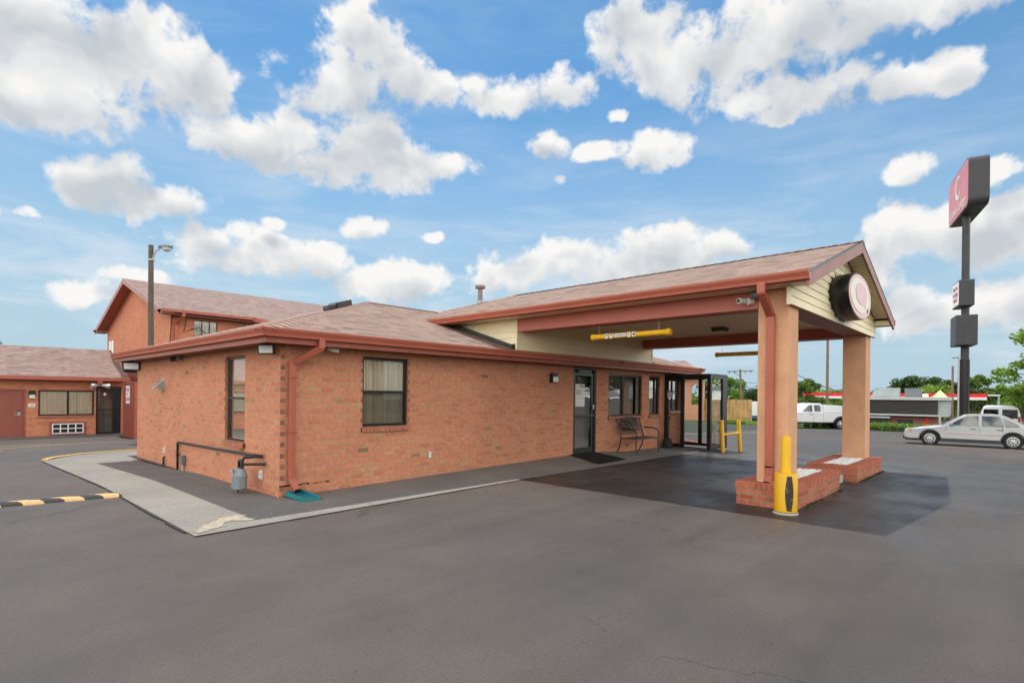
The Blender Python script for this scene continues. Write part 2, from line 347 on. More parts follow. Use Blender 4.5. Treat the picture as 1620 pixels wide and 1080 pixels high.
# ------------------------------------------------------------------ mesh helpers
class MB:
    def __init__(s): s.v = []; s.f = []
    def add(s, vs, fs):
        o = len(s.v); s.v += [Vector(p) for p in vs]; s.f += [[i+o for i in f] for f in fs]; return s
    def quad(s, *p): return s.add(p, [list(range(len(p)))])
    def box(s, x0, x1, y0, y1, z0, z1):
        v = [(x, y, z) for z in (z0, z1) for y in (y0, y1) for x in (x0, x1)]
        return s.add(v, [[0, 2, 3, 1], [4, 5, 7, 6], [0, 1, 5, 4], [2, 6, 7, 3], [0, 4, 6, 2], [1, 3, 7, 5]])
    def obox(s, c, ax, ay, az):                 # centre and three half-axis vectors
        c, ax, ay, az = map(Vector, (c, ax, ay, az))
        v = [c+ax*i+ay*j+az*k for k in (-1, 1) for j in (-1, 1) for i in (-1, 1)]
        return s.add(v, [[0, 2, 3, 1], [4, 5, 7, 6], [0, 1, 5, 4], [2, 6, 7, 3], [0, 4, 6, 2], [1, 3, 7, 5]])
    def bar(s, a, b, w, h, up=(0, 0, 1)):       # rectangular bar from a to b
        a, b = Vector(a), Vector(b); d = (b-a).normalized(); sd = d.cross(Vector(up))
        if sd.length < 1e-4: sd = d.cross(Vector((1, 0, 0)))
        sd.normalize(); u = sd.cross(d)
        return s.obox((a+b)/2, (b-a)/2, sd*w/2, u*h/2)
    def tube(s, pts, r, n=10, cap=True):
        pts = [Vector(p) for p in pts]; rr = r if isinstance(r, (list, tuple)) else [r]*len(pts)
        o = len(s.v); ref = None
        for i, p in enumerate(pts):
            a = pts[max(0, i-1)]; b = pts[min(len(pts)-1, i+1)]; d = (b-a).normalized()
            if ref is None: ref = Vector((0, 0, 1)) if abs(d.z) < .9 else Vector((1, 0, 0))
            x = d.cross(ref).normalized(); y = x.cross(d).normalized(); ref = y
            for k in range(n):
                q = 2*math.pi*k/n; s.v.append(p+(x*math.cos(q)+y*math.sin(q))*rr[i])
        for i in range(len(pts)-1):
            for k in range(n):
                k2 = (k+1) % n
                s.f.append([o+i*n+k, o+i*n+k2, o+(i+1)*n+k2, o+(i+1)*n+k])
        if cap: s.f.append([o+k for k in range(n)][::-1]); s.f.append([o+(len(pts)-1)*n+k for k in range(n)])
        return s
    def loft(s, rings, cap=True):
        o = len(s.v); n = len(rings[0])
        for r in rings: s.v += [Vector(p) for p in r]
        for i in range(len(rings)-1):
            for k in range(n):
                k2 = (k+1) % n; s.f.append([o+i*n+k, o+i*n+k2, o+(i+1)*n+k2, o+(i+1)*n+k])
        if cap: s.f.append([o+k for k in range(n)][::-1]); s.f.append([o+(len(rings)-1)*n+k for k in range(n)])
        return s
    def prism(s, poly, vec):
        vec = Vector(vec); poly = [Vector(p) for p in poly]; n = len(poly); o = len(s.v)
        s.v += poly+[p+vec for p in poly]
        s.f.append([o+i for i in range(n)][::-1]); s.f.append([o+n+i for i in range(n)])
        for i in range(n): j = (i+1) % n; s.f.append([o+i, o+j, o+n+j, o+n+i])
        return s
    def xf(s, m):
        s.v = [m @ p for p in s.v]; return s
    def join(s, o): return s.add(o.v, o.f)

ORG = {}
def setp(o, label=None, cat=None, group=None, kind=None):
    if label: o['label'] = label
    if cat: o['category'] = cat
    if group: o['group'] = group
    if kind: o['kind'] = kind
    return o
def thing(name, label, cat, loc=(0, 0, 0), group=None, rz=0):
    o = bpy.data.objects.new(name, None); o.empty_display_size = .3; col.objects.link(o)
    o.location = loc; o.rotation_euler.z = rz
    ORG[o] = Vector(loc); return setp(o, label, cat, group)
def mesh(name, mb, mats, sm=0, bev=0, recalc=True):
    me = bpy.data.meshes.new(name); me.from_pydata([tuple(p) for p in mb.v], [], mb.f)
    for m in (mats if isinstance(mats, list) else [mats]): me.materials.append(M[m])
    if recalc:
        import bmesh
        b = bmesh.new(); b.from_mesh(me); bmesh.ops.recalc_face_normals(b, faces=b.faces); b.to_mesh(me); b.free()
    if sm:
        me.shade_smooth() if hasattr(me, 'shade_smooth') else None
        try: me.set_sharp_from_angle(angle=R(sm))
        except Exception: pass
    me.update(); return me
def part(name, mb, mat, parent, sm=0, bev=0, label=None, local=False, recalc=True):
    org = Vector((0, 0, 0)) if (local or parent is None) else ORG[parent]
    if not local: mb.v = [p-org for p in mb.v]
    o = bpy.data.objects.new(name, mesh(name, mb, mat, sm, recalc=recalc)); col.objects.link(o)
    if parent is not None: o.parent = parent
    ORG[o] = org
    if bev:
        md = o.modifiers.new('edge', 'BEVEL'); md.width = bev; md.segments = 2; md.limit_method = 'ANGLE'; md.angle_limit = R(40)
    if label: o['label'] = label
    return o
def solo(name, mb, mat, label, cat, loc=(0, 0, 0), group=None, sm=0, bev=0, kind=None):
    loc = Vector(loc); mb.v = [p-loc for p in mb.v]
    o = bpy.data.objects.new(name, mesh(name, mb, mat, sm)); col.objects.link(o); o.location = loc; ORG[o] = loc
    if bev:
        md = o.modifiers.new('edge', 'BEVEL'); md.width = bev; md.segments = 2; md.limit_method = 'ANGLE'; md.angle_limit = R(40)
    return setp(o, label, cat, group, kind)
def structure(name, mb, mat, sm=0, bev=0):
    o = bpy.data.objects.new(name, mesh(name, mb, mat, sm)); col.objects.link(o); o['kind'] = 'structure'; ORG[o] = Vector((0, 0, 0))
    return o
def text_mb(body, size, org, xd, yd, ex=.002, align='CENTER', bold=0, sx=1.0):
    c = bpy.data.curves.new('lettering', 'FONT'); c.body = body; c.size = size; c.extrude = ex; c.align_x = align; c.align_y = 'CENTER'; c.offset = bold
    o = bpy.data.objects.new('lettering', c); col.objects.link(o); bpy.context.view_layer.update()
    dg = bpy.context.evaluated_depsgraph_get(); me = bpy.data.meshes.new_from_object(o.evaluated_get(dg))
    mb = MB(); xd, yd = Vector(xd).normalized(), Vector(yd).normalized(); zd = xd.cross(yd); org = Vector(org)
    mb.add([org+xd*v.co.x*sx+yd*v.co.y+zd*v.co.z for v in me.vertices], [list(p.vertices) for p in me.polygons])
    bpy.data.objects.remove(o); bpy.data.meshes.remove(me); bpy.data.curves.remove(c); return mb
def circ(c, x, y, rx, ry, n=32, a0=0, a1=2*math.pi):
    c, x, y = Vector(c), Vector(x), Vector(y)
    full = abs(a1-a0-2*math.pi) < 1e-6
    return [c+x*rx*math.cos(a0+(a1-a0)*i/(n if full else n-1))+y*ry*math.sin(a0+(a1-a0)*i/(n if full else n-1)) for i in range(n)]

def leafy(mb, c, rad, n, size, flat=1., rng=random):
    for _ in range(n):
        while True:
            p = Vector((rng.uniform(-1, 1), rng.uniform(-1, 1), rng.uniform(-1, 1)))
            if .3 < p.length < 1: break
        p = Vector((p.x*rad[0], p.y*rad[1], p.z*rad[2]))+Vector(c)
        a = Vector((rng.gauss(0, 1), rng.gauss(0, 1), rng.gauss(0, .6))).normalized(); b = a.cross(Vector((rng.gauss(0, 1), rng.gauss(0, 1), rng.gauss(0, 1)))).normalized()
        s_ = size*rng.uniform(.6, 1.3); a *= s_; b *= s_*.55
        mb.add([p-a, p-a*.2+b, p+a, p-a*.2-b], [[0, 1, 2, 3]])

# ------------------------------------------------------------------ ground
def gz(x, y):
    z = -.0275*clamp(y-3, 0, 18)*(1-smooth((x-8)/8))
    z += -.0295*clamp(x-11, 0, 16.5)-.018*clamp(x-27.5, 0, 16)
    z += -.12*clamp(x-51, 0, 23)
    return z
def span(*segs):
    out = []
    for a, b, st in segs:
        n = max(1, round((b-a)/st)); out += [a+(b-a)*i/n for i in range(n)]
    return out+[segs[-1][1]]
def sheet(xs, ys, dz, f=None):
    mb = MB(); mb.v = [Vector((x, y, (f or gz)(x, y)+dz)) for y in ys for x in xs]; n = len(xs)
    mb.f = [[j*n+i, j*n+i+1, (j+1)*n+i+1, (j+1)*n+i] for j in range(len(ys)-1) for i in range(n-1)]
    return mb
XS = span((-900, -60, 120), (-60, -12, 6), (-12, 60, 1), (60, 120, 4), (120, 900, 100))
YS = span((-900, -60, 120), (-60, -14, 5), (-14, 40, 1), (40, 120, 8), (120, 900, 100))
structure('parking_lot', sheet(XS, YS, 0), 'asphalt', sm=60)

# walk round the lobby: an L of aggregate concrete, ramped gently up to the side door
wallz = [(0, 0), (6.9, .115), (8.2, .115), (9.3, .03), (13.2, .03)]
def wz(x, y):
    base = gz(x, y)+.008
    if x >= 0 and y > -1.35:
        for (a, za), (b, zb) in zip(wallz, wallz[1:]):
            if a <= x <= b: base = max(base, gz(x, y)+.008+(za+(zb-za)*(x-a)/(b-a))*clamp((y+1.33)/1.33))
    return base
wa = MB()
wx = span((-1.58, 0, .4), (0, 13.3, .35)); wy = span((-1.33, .12, .145))
ff = sheet(wx, wy, 0, wz); edge = lambda x: -1.52+.045*clamp(x+1.6, 0, 5.6)
for p in ff.v: p.y = .12+(p.y-.12)*(edge(p.x)-.12)/-1.45
wa.join(ff)
wx = span((-1.58, .1, .42)); wy = span((.12, 9.3, .6)); wa.join(sheet(wx, wy, 0, lambda x, y: gz(x, y)+.008))
# ragged outer lip
random.seed(3)
structure('walkway', wa, 'walk_concrete', sm=60)
lip = MB()
def lipseg(pts, w=.03):
    for a, b in zip(pts, pts[1:]):
        a, b = Vector(a), Vector(b); n = Vector((-(b-a).y, (b-a).x, 0)).normalized()
        wa_, wb_ = w*random.uniform(.3, 1.6), w*random.uniform(.3, 1.6)
        lip.quad(a, b, b-n*wb_, a-n*wa_)
lipseg([(-1.585, 9.2-i*.35, gz(-1.6, 9.2-i*.35)+.012) for i in range(31)], .03)
lipseg([(-1.6+i*.35, edge(-1.6+i*.35)-.005, .012) for i in range(17)], .02)
structure('walkway_edge', lip, 'mat_black')
# pale mortar repair on the outer corner of the walk
random.seed(11)
pp = [(-1.5, -1.3), (-1.34, -1.08), (-1.12, -.86), (-.9, -.78), (-.76, -.86), (-.9, -.98), (-.74, -1.16), (-.92, -1.2), (-1.02, -1.06), (-1.16, -1.12), (-1.2, -1.3), (-1.38, -1.36), (-1.53, -1.42)]
ring = []
for a, b in zip(pp, pp[1:]+pp[:1]):
    for k in range(6):
        f = k/6; ring.append((a[0]+(b[0]-a[0])*f+random.uniform(-.025, .025), a[1]+(b[1]-a[1])*f+random.uniform(-.025, .025), .0145))
structure('repair_patch', MB().quad(*ring), 'repair_mortar')
# yellow kerb at the back of the walk
kp = [(-1.46, 9.46), (-1.28, 9.95), (-.95, 10.45), (-.45, 10.98), (.14, 11.2), (.8, 11.27), (2.2, 11.3)]
kb = MB()
for a, b in zip(kp, kp[1:]):
    a, b = Vector((*a, 0)), Vector((*b, 0)); n = Vector((-(b-a).y, (b-a).x, 0)).normalized()*.13
    za, zb = gz(a.x, a.y), gz(b.x, b.y)
    kb.prism([a+Vector((0, 0, za-.1)), a+Vector((0, 0, za+.03)), a+n+Vector((0, 0, za+.03)), a+n+Vector((0, 0, za-.1))], b-a+Vector((0, 0, zb-za)))
structure('kerb', kb, 'yellow_kerb')
bw_ = MB(); bk = [(-1.5, 9.3), (.1, 9.3), (2.2, 9.3)]
bw_.quad(*[(x, y, gz(x, y)+.0075) for x, y in [(-1.58, 9.3), (2.2, 9.3), (2.2, 11.28), (.8, 11.25), (.14, 11.18), (-.45, 10.96), (-.95, 10.43), (-1.46, 9.44)]])
structure('walkway_end', bw_, 'walk_concrete')
# walk in front of the guest wing and its parking lines
structure('wing_walkway', sheet(span((-20, 3.2, 1)), [22.0, 22.6, 23.5], .012), 'walk_concrete')
ln = MB()
for a, b, w in (((-4.0, 14.9), (.75, 17.05), .11), ((.75, 17.05), (1.75, 16.5), .1), ((-3.2, 17.6), (-.1, 17.4), .09), ((-4, 13.2), (-1.9, 14.62), .1)):
    for k in range(6):
        p = Vector((*a, 0)).lerp(Vector((*b, 0)), k/6); q = Vector((*a, 0)).lerp(Vector((*b, 0)), (k+1)/6)
        n = Vector((-(q-p).y, (q-p).x, 0)).normalized()*w/2
        ln.quad(*[(v.x, v.y, gz(v.x, v.y)+.009) for v in (p-n, q-n, q+n, p+n)])
for a, b in (((24.4, -4.6), (26.3, -10)), ((33, 0), (36, -7)), ((22, 4.5), (33, 3.5)), ((30, 8), (40, 6.5))):
    for k in range(8):
        p = Vector((*a, 0)).lerp(Vector((*b, 0)), k/8); q = Vector((*a, 0)).lerp(Vector((*b, 0)), (k+1)/8)
        n = Vector((-(q-p).y, (q-p).x, 0)).normalized()*.05
        ln.quad(*[(v.x, v.y, gz(v.x, v.y)+.009) for v in (p-n, q-n, q+n, p+n)])
structure('parking_line', ln, 'line_paint')
# grass beyond the lot and a dark sheet painted as the vestibule glass reflection
gm = MB(); gm.join(sheet(span((44.2, 60, 1)), span((-16, 32, 2)), .03)); structure('grass_verge', gm, 'grass')
structure('glass_reflection_patch', sheet(span((26, 41, 1)), span((5.5, 12.5, 1)), .012, lambda x, y: gz(x, y)), 'dark_reflection_green')
structure('roadside_grass', sheet(span((-30, 90, 10)), [-36, -30, -26], .012), 'grass')

# ------------------------------------------------------------------ building helpers
def WM(axis, plane):                            # (u, outward, z) -> world; axis 'y-' faces -Y etc.
    return {'y-': lambda u, w, z: Vector((u, plane-w, z)), 'y+': lambda u, w, z: Vector((u, plane+w, z)),
            'x-': lambda u, w, z: Vector((plane-w, u, z)), 'x+': lambda u, w, z: Vector((plane+w, u, z))}[axis]
def wall_holes(mb, mp, u0, u1, z0, z1, holes, depth=.1):
    us = sorted({u0, u1, *[h[0] for h in holes], *[h[1] for h in holes]}); zs = sorted({z0, z1, *[h[2] for h in holes], *[h[3] for h in holes]})
    for a, b in zip(us, us[1:]):
        for c, d in zip(zs, zs[1:]):
            if any(h[0] <= a and b <= h[1] and h[2] <= c and d <= h[3] for h in holes): continue
            mb.quad(mp(a, 0, c), mp(b, 0, c), mp(b, 0, d), mp(a, 0, d))
    for a, b, c, d in holes:
        mb.quad(mp(a, 0, c), mp(a, -depth, c), mp(a, -depth, d), mp(a, 0, d)); mb.quad(mp(b, 0, c), mp(b, -depth, c), mp(b, -depth, d), mp(b, 0, d))
        mb.quad(mp(a, 0, d), mp(b, 0, d), mp(b, -depth, d), mp(a, -depth, d)); mb.quad(mp(a, 0, c), mp(b, 0, c), mp(b, -depth, c), mp(a, -depth, c))
def mbox(mb, mp, u0, u1, w0, w1, z0, z1):
    a, b = mp(u0, w0, z0), mp(u1, w1, z1)
    mb.box(min(a.x, b.x), max(a.x, b.x), min(a.y, b.y), max(a.y, b.y), min(z0, z1), max(z0, z1))
def window(parent, mp, u0, u1, z0, z1, mull=(), rails=(), fr='dark_frame', fw=.045, depth=.062, sill=True, curtain=None, glass='glass', name='window'):
    f = MB(); w0, w1 = -depth-.03, -depth+.02
    e = .002
    mbox(f, mp, u0+e, u1-e, w0, w1, z1-fw, z1-e); mbox(f, mp, u0+e, u1-e, w0, w1, z0+e, z0+fw)
    mbox(f, mp, u0+e, u0+fw, w0, w1, z0+fw, z1-fw); mbox(f, mp, u1-fw, u1-e, w0, w1, z0+fw, z1-fw)
    for m in mull: mbox(f, mp, m-fw*.6, m+fw*.6, w0, w1-.003, z0+fw, z1-fw)
    for r_z in rails: mbox(f, mp, u0+fw, u1-fw, w0-.002, w1+.003, r_z-fw*.45, r_z+fw*.45)
    wo = part(name, f, fr, parent)
    w = -depth-.008; zc = rails[0] if rails else z0+.01
    if rails: g = MB(); g.quad(mp(u0+.01, w, z0+.01), mp(u1-.01, w, z0+.01), mp(u1-.01, w, zc), mp(u0+.01, w, zc)); part('pane', g, 'glass_screen', wo, recalc=False)
    g = MB(); g.quad(mp(u0+.01, w, zc), mp(u1-.01, w, zc), mp(u1-.01, w, z1-.01), mp(u0+.01, w, z1-.01)); part('pane', g, glass, wo, recalc=False)
    if sill:
        s = MB(); n = max(3, round((u1-u0+.06)/.072)); st = (u1-u0+.06)/n
        for i in range(n):
            j = random.uniform(-.004, .004)
            mbox(s, mp, u0-.03+i*st+.004, u0-.03+(i+1)*st-.004, -depth, .05+j, z0-.085, z0-.004+j*.5)
        so = part('sill', s, 'sill_brick', wo)
        s2 = MB(); mbox(s2, mp, u0-.026, u1+.026, -depth+.01, .026, z0-.08, z0-.012); part('mortar_bed', s2, 'mortar', wo)
    if curtain:
        for (c0, c1, cz0) in curtain:
            c = MB(); n = 60; pts = []
            for i in range(n+1):
                u = c0+(c1-c0)*i/n; ww = -depth-.06-.022*math.sin(i*.95)-.012*math.sin(i*2.3+1)
                pts.append((u, ww))
            for (ua, wa2), (ub, wb2) in zip(pts, pts[1:]): c.quad(mp(ua, wa2, cz0), mp(ub, wb2, cz0), mp(ub, wb2, z1+.03), mp(ua, wa2, z1+.03))
            part('curtain', c, 'curtain', wo, sm=80)
    return wo
GUT = [(.375, 2.315), (.44, 2.315), (.446, 2.35), (.474, 2.405), (.476, 2.432), (.462, 2.434), (.456, 2.408), (.38, 2.408)]
def ring_sweep(mb, x0, x1, y0, y1, prof):
    rings = [[(x0-o, y0-o, z), (x1+o, y0-o, z), (x1+o, y1+o, z), (x0-o, y1+o, z)] for o, z in prof]
    n = len(prof); base = len(mb.v)
    for r in rings: mb.v += [Vector(p) for p in r]
    for i in range(n):
        j = (i+1) % n
        for k in range(4):
            l = (k+1) % 4; mb.f.append([base+i*4+k, base+i*4+l, base+j*4+l, base+j*4+k])
def downspout(mb, pts, w, d, face):             # rectangular pipe following points; face = outward axis
    face = Vector(face); 
    for i, (a, b) in enumerate(zip(pts, pts[1:])):
        a, b = Vector(a), Vector(b); dd = (b-a).normalized(); sd = dd.cross(face)
        if sd.length < .2: sd = Vector((0, 0, 1)).cross(dd)
        sd.normalize(); u = sd.cross(dd).normalized()
        mb.obox((a+b)/2, (b-a)/2+dd*.018*(1 if 0 < i < len(pts)-2 else .6), sd*w/2, u*d/2)

# ------------------------------------------------------------------ lobby building
LX, LY = 13.0, 7.77
lob = thing('lobby_building', 'single storey orange brick motel office with a hipped shingle roof', 'building', (6.5, 3.9, 0))
front = WM('y-', 0); end = WM('x-', 0); w = MB()
H_f = [(1.37, 2.28, .99, 2.15), (7.12, 8.09, .11, 2.235), (8.64, 10.35, 1.0, 2.12), (10.75, 11.37, 1.0, 2.12), (11.87, 12.6, 1.1, 2.05)]
wall_holes(w, front, 0, LX, -.4, 2.27, H_f, .12)
wall_holes(w, end, 0, LY, -.6, 2.27, [(1.28, 2.13, .72, 2.14)], .12)
w.quad((LX, 0, -.6), (LX, LY, -.6), (LX, LY, 2.27), (LX, 0, 2.27)); w.quad((0, LY, -.6), (LX, LY, -.6), (LX, LY, 2.27), (0, LY, 2.27))
lw = part('wall', w, 'brick', lob, recalc=False)
# quoin-like darker brick ends at the front corner
q = MB()
for i in range(28):
    if i % 2: q.box(.004, .07, -.0035, .0, i*.0813+.007, (i+1)*.0813-.006)
for i in range(13, 26):
    if i % 2:
        for xx in (1.335, 2.282): q.box(xx, xx+.03, -.0035, .0, i*.0813+.007, (i+1)*.0813-.006)
        q.box(-.0035, .0, 2.132, 2.165, i*.0813+.007, (i+1)*.0813-.006)
part('corner_bricks', q, 'brick_end', lob)
it = MB(); it.box(.25, LX-.2, .25, LY-.2, .05, 2.3); part('interior', it, 'interior', lob)
rf = MB(); e = .405; ze = 2.425; s = .315; pk = LY/2; zr = ze+s*(pk+e)
A = [(-e, -e, ze), (LX+e, -e, ze), (LX+e, LY+e, ze), (-e, LY+e, ze)]; P1 = (pk, pk, zr); P2 = (LX-pk, pk, zr)
rf.quad(A[0], A[1], P2, P1); rf.quad(A[1], A[2], P2); rf.quad(A[2], A[3], P1, P2); rf.quad(A[3], A[0], P1)
ro = part('roof', rf, 'shingles', lob)
cap = MB()
def capline(mb, a, b, w=.15, n=None, nrm=None):
    a, b = Vector(a), Vector(b); L = (b-a).length; n = n or max(2, round(L/.2)); d = (b-a)/n
    side = d.cross(UP).normalized()*w
    for i in range(n):
        p = a+d*i+Vector((0, 0, .018)); q_ = a+d*(i+1.25)+Vector((0, 0, .006))
        dr = Vector((0, 0, w*.30))
        mb.quad(p, q_, q_+side-dr, p+side-dr); mb.quad(p, q_, q_-side-dr, p-side-dr)
for a_, b_ in ((A[0], P1), (A[1], P2), (A[3], P1), (A[2], P2)): capline(cap, a_, b_)
capline(cap, P1, P2)
part('ridge_cap', cap, 'ridge_cap', ro, recalc=False)
g = MB(); ring_sweep(g, 0, LX, 0, LY, GUT); part('gutter', g, 'red_metal', lob)
fa = MB(); ring_sweep(fa, 0, LX, 0, LY, [(.345, 2.232), (.376, 2.232), (.376, 2.42), (.345, 2.42)]); part('fascia', fa, 'red_fascia', lob)
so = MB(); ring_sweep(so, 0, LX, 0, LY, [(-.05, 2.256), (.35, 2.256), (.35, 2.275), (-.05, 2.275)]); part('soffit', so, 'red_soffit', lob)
ds = MB(); downspout(ds, [(.42, -.42, 2.33), (.42, -.42, 2.2), (.15, -.07, 1.98), (.15, -.07, .26), (.19, -.16, .12)], .088, .068, (0, -1, 0))
dso = part('downspout', ds, 'red_metal', lob, bev=.008)
op = MB(); op.obox((.197, -.177, .105), (.045, 0, 0), (0, .004, .006), (0, .022, -.024)); part('spout_opening', op, 'black_metal', dso)
for z in (1.75, .95): st_ = MB(); st_.box(.08, .22, -.118, -.112, z, z+.02); part('strap', st_, 'red_fascia', dso)
# damp grime below the spout
gr = MB(); random.seed(5)
for a_, b_, c_, d_ in ((.0, .46, .156, .17), (.5, .8, .158, .166), (.0, .3, .004, .016)):
    n = 10; up_r = [(a_+(b_-a_)*i/n, d_+random.uniform(-.004, .014)) for i in range(n+1)]; dn_r = [(a_+(b_-a_)*i/n, c_+random.uniform(-.012, .012)) for i in range(n+1)][::-1]
    gr.quad(*[(x, -.0025, z) for x, z in up_r+dn_r])
part('damp_stain', gr, 'mat_black', lob)
window(lob, front, 1.37, 2.28, .99, 2.15, rails=(1.57,), curtain=[(1.36, 2.3, .9)])
window(lob, end, 1.28, 2.13, .72, 2.14, rails=(1.44,), fr='bronze', curtain=[(1.26, 2.15, .7)], glass='glass_soft')
w2 = window(lob, front, 8.64, 10.35, 1.0, 2.12, mull=(9.4,), curtain=[(8.62, 8.75, .9), (10.2, 10.36, .9)])
window(lob, front, 10.75, 11.37, 1.0, 2.12, mull=(11.15,))
w4 = window(lob, front, 11.87, 12.6, 1.1, 2.05, mull=(12.25,), sill=False)
lg = MB(); lg.box(11.8, 12.65, -.16, -.003, 1.05, 1.085); part('ledge', lg, 'cream_trim', w4)
# side door
d = MB(); mp = front
mbox(d, mp, 7.122, 7.18, -.1, -.02, .112, 2.232); mbox(d, mp, 8.03, 8.088, -.1, -.02, .112, 2.232); mbox(d, mp, 7.18, 8.03, -.1, -.02, 2.17, 2.232)
mbox(d, mp, 7.18, 7.25, -.085, -.045, .125, 2.1); mbox(d, mp, 7.93, 8.025, -.085, -.045, .125, 2.1); mbox(d, mp, 7.25, 7.93, -.085, -.045, .125, .26); mbox(d, mp, 7.25, 7.93, -.085, -.045, 2.03, 2.1)
mbox(d, mp, 7.18, 8.03, -.095, -.025, .112, .122)
do = part('side_door', d, 'black_metal', lob)
p_ = MB(); p_.quad(mp(7.24, -.065, .25), mp(7.94, -.065, .25), mp(7.94, -.065, 2.04), mp(7.24, -.065, 2.04)); part('pane', p_, 'glass', do, recalc=False)
hb = MB(); mbox(hb, mp, 7.2, 8.0, -.04, -.005, 1.03, 1.075); part('push_bar', hb, 'bronze', do)
cl = MB(); mbox(cl, mp, 7.35, 7.85, -.045, -.0, 2.105, 2.16); part('door_closer', cl, 'steel_grey', do)
hn = MB(); mbox(hn, mp, 7.955, 7.99, -.04, -.0, 1.2, 1.32); part('handle', hn, 'galvanised', do)
nt = MB(); mbox(nt, mp, 7.28, 7.66, -.062, -.058, 1.27, 1.82); no = part('notice_sheet', nt, 'white_plastic', do)
part('lettering', text_mb('LOBBY', .075, mp(7.54, -.055, 1.77), (1, 0, 0), (0, 0, 1), .001), 'sign_red_letter', no)
part('lettering', text_mb('Please use\nother door\nafter hours', .04, mp(7.42, -.055, 1.62), (1, 0, 0), (0, 0, 1), .001), 'sticker_black', no)
bolt = MB(); random.seed(4)
for x in (8.45, 13.05):
    hk = MB(); hk.tube([(x, -.47, 2.36), (x+.04, -.5, 2.33), (x+.09, -.49, 2.4), (x+.03, -.5, 2.43)], .012, 6)
    part('gutter_hook', hk, 'bronze', lob)
# vent on the end-wall roof slope
rv = solo('roof_vent', MB().obox((3.25, 4.05, 3.62), (.19, 0, .06), (0, .23, 0), (-.02, 0, .1)).obox((2.98, 4.05, 3.55), (.1, 0, .03), (0, .17, 0), (-.01, 0, .06)), 'bronze', 'small dark box vent sitting behind the hip of the office roof', 'roof vent', (3.2, 4.05, 3.55), bev=.03)
vp = thing('vent_pipe', 'grey flue pipe with a round cap standing on the canopy roof ridge', 'vent pipe', (6.9, 3.05, 4.0))
part('pipe', MB().tube([(6.9, 3.05, 3.95), (6.9, 3.05, 4.46)], .065, 14), 'flue_brown', vp, sm=40)
part('cap', MB().tube([(6.9, 3.05, 4.44), (6.9, 3.05, 4.45), (6.9, 3.05, 4.52), (6.9, 3.05, 4.53)], [.07, .14, .14, .12], 20), 'flue_brown', vp, sm=30)
part('flashing', MB().tube([(6.9, 3.05, 3.93), (6.9, 3.05, 4.12)], [.17, .07], 14), 'galvanised', vp, sm=40)

# ------------------------------------------------------------------ canopy
can = thing('entrance_canopy', 'gabled drive-through canopy on two peach stucco columns', 'canopy', (7.56, -3, 0))
CXL, CXR, RX = 4.82, 10.33, 7.565
ZE, ZR, YF, YB = 3.225, 4.27, -5.87, 2.3
eL, eR = 4.42, 10.71
r = MB(); sl = (ZR-ZE)/(RX-eL)
vL = (4.42, (ZE-ze)/s-e+.02, ZE); vm = (RX-(ZR-zr)/sl, YB+(ZR-zr)/sl, zr); vmR = (2*RX-vm[0], vm[1], zr); vR = (eR, vL[1], ZE)
r.quad((eL, YF, ZE), (RX, YF, ZR), (RX, YB, ZR), vm, vL); r.quad((eR, YF, ZE), vR, vmR, (RX, YB, ZR), (RX, YF, ZR)); r.quad(vm, (RX, YB, ZR), vmR)
cr = part('roof', r, 'shingles', can)
cc = MB(); capline(cc, (RX, YF, ZR), (RX, YB, ZR)); capline(cc, (RX, YB, ZR), vm); capline(cc, (RX, YB, ZR), vmR); part('ridge_cap', cc, 'ridge_cap', cr, recalc=False)
# rake boards with depth, dark drip edge
for sg in (-1, 1):
    ex = RX+sg*(RX-eL)
    k = MB(); a = Vector((ex, YF+.005, ZE-.012)); b = Vector((RX, YF+.005, ZR-.012)); hgt = Vector((0, 0, -.185))
    k.prism([a, b, b+hgt, a+hgt+Vector((0, 0, .0))], (0, .035, 0)); part('rake_board', k, 'mauve_trim', can)
    k = MB(); k.prism([a+Vector((0, -.006, .012)), b+Vector((0, -.006, .012)), b+Vector((0, -.006, -.014)), a+Vector((0, -.006, -.014))], (0, .05, 0)); part('drip_edge', k, 'bronze', can)
    # sloped soffit under the rake overhang, with panel joints
    k = MB(); n = 30
    i0 = RX+sg*(RX-4.78)
    for i in range(n):
        f0, f1 = i/n, (i+1)/n-.004
        p = lambda f, y: Vector((i0+(RX-i0)*f, y, ZE+sl*abs(i0+(RX-i0)*f-ex)-.1-.004*(f*n % 1)))
        k.quad(p(f0, YF+.04), p(f1, YF+.04), p(f1, -5.565), p(f0, -5.565))
    part('rake_soffit', k, 'cream_siding', can, recalc=False)
    # eave return box
    k = MB(); lo, hi = min(ex, i0), max(ex, i0); k.box(lo+.01, hi, YF+.045, -5.57, 3.1, ZE+.02 if False else 3.2); part('eave_return', k, 'cream_trim', can)
    # eave soffit, fascia, gutter along the side
    k = MB(); lo2, hi2 = (ex+.02, CXL) if sg < 0 else (CXR, ex-.02); yb = vL[1]-.25
    k.box(lo2, hi2, -5.55, yb, 3.105, 3.12); part('eave_soffit', k, 'soffit_panel', can)
    k = MB(); k.box(min(ex, ex-sg*.03), max(ex, ex-sg*.03), YF+.04, yb+.25, 3.1, 3.215); part('fascia', k, 'red_fascia', can)
    prof = [(0.002, 3.115), (.06, 3.115), (.066, 3.15), (.094, 3.205), (.096, 3.236), (.08, 3.238), (.074, 3.21), (.002, 3.21)]
    k = MB(); k.prism([(ex+sg*o, YF-.005, z) for o, z in prof], (0, yb+.28-YF, 0)); part('gutter', k, 'red_metal', can)
# columns
for cx0 in (CXL, 9.9):
    k = MB(); k.box(cx0, cx0+.43, -5.5, -5.07, .26, 3.1); part('column', k, 'stucco', can, bev=.012)
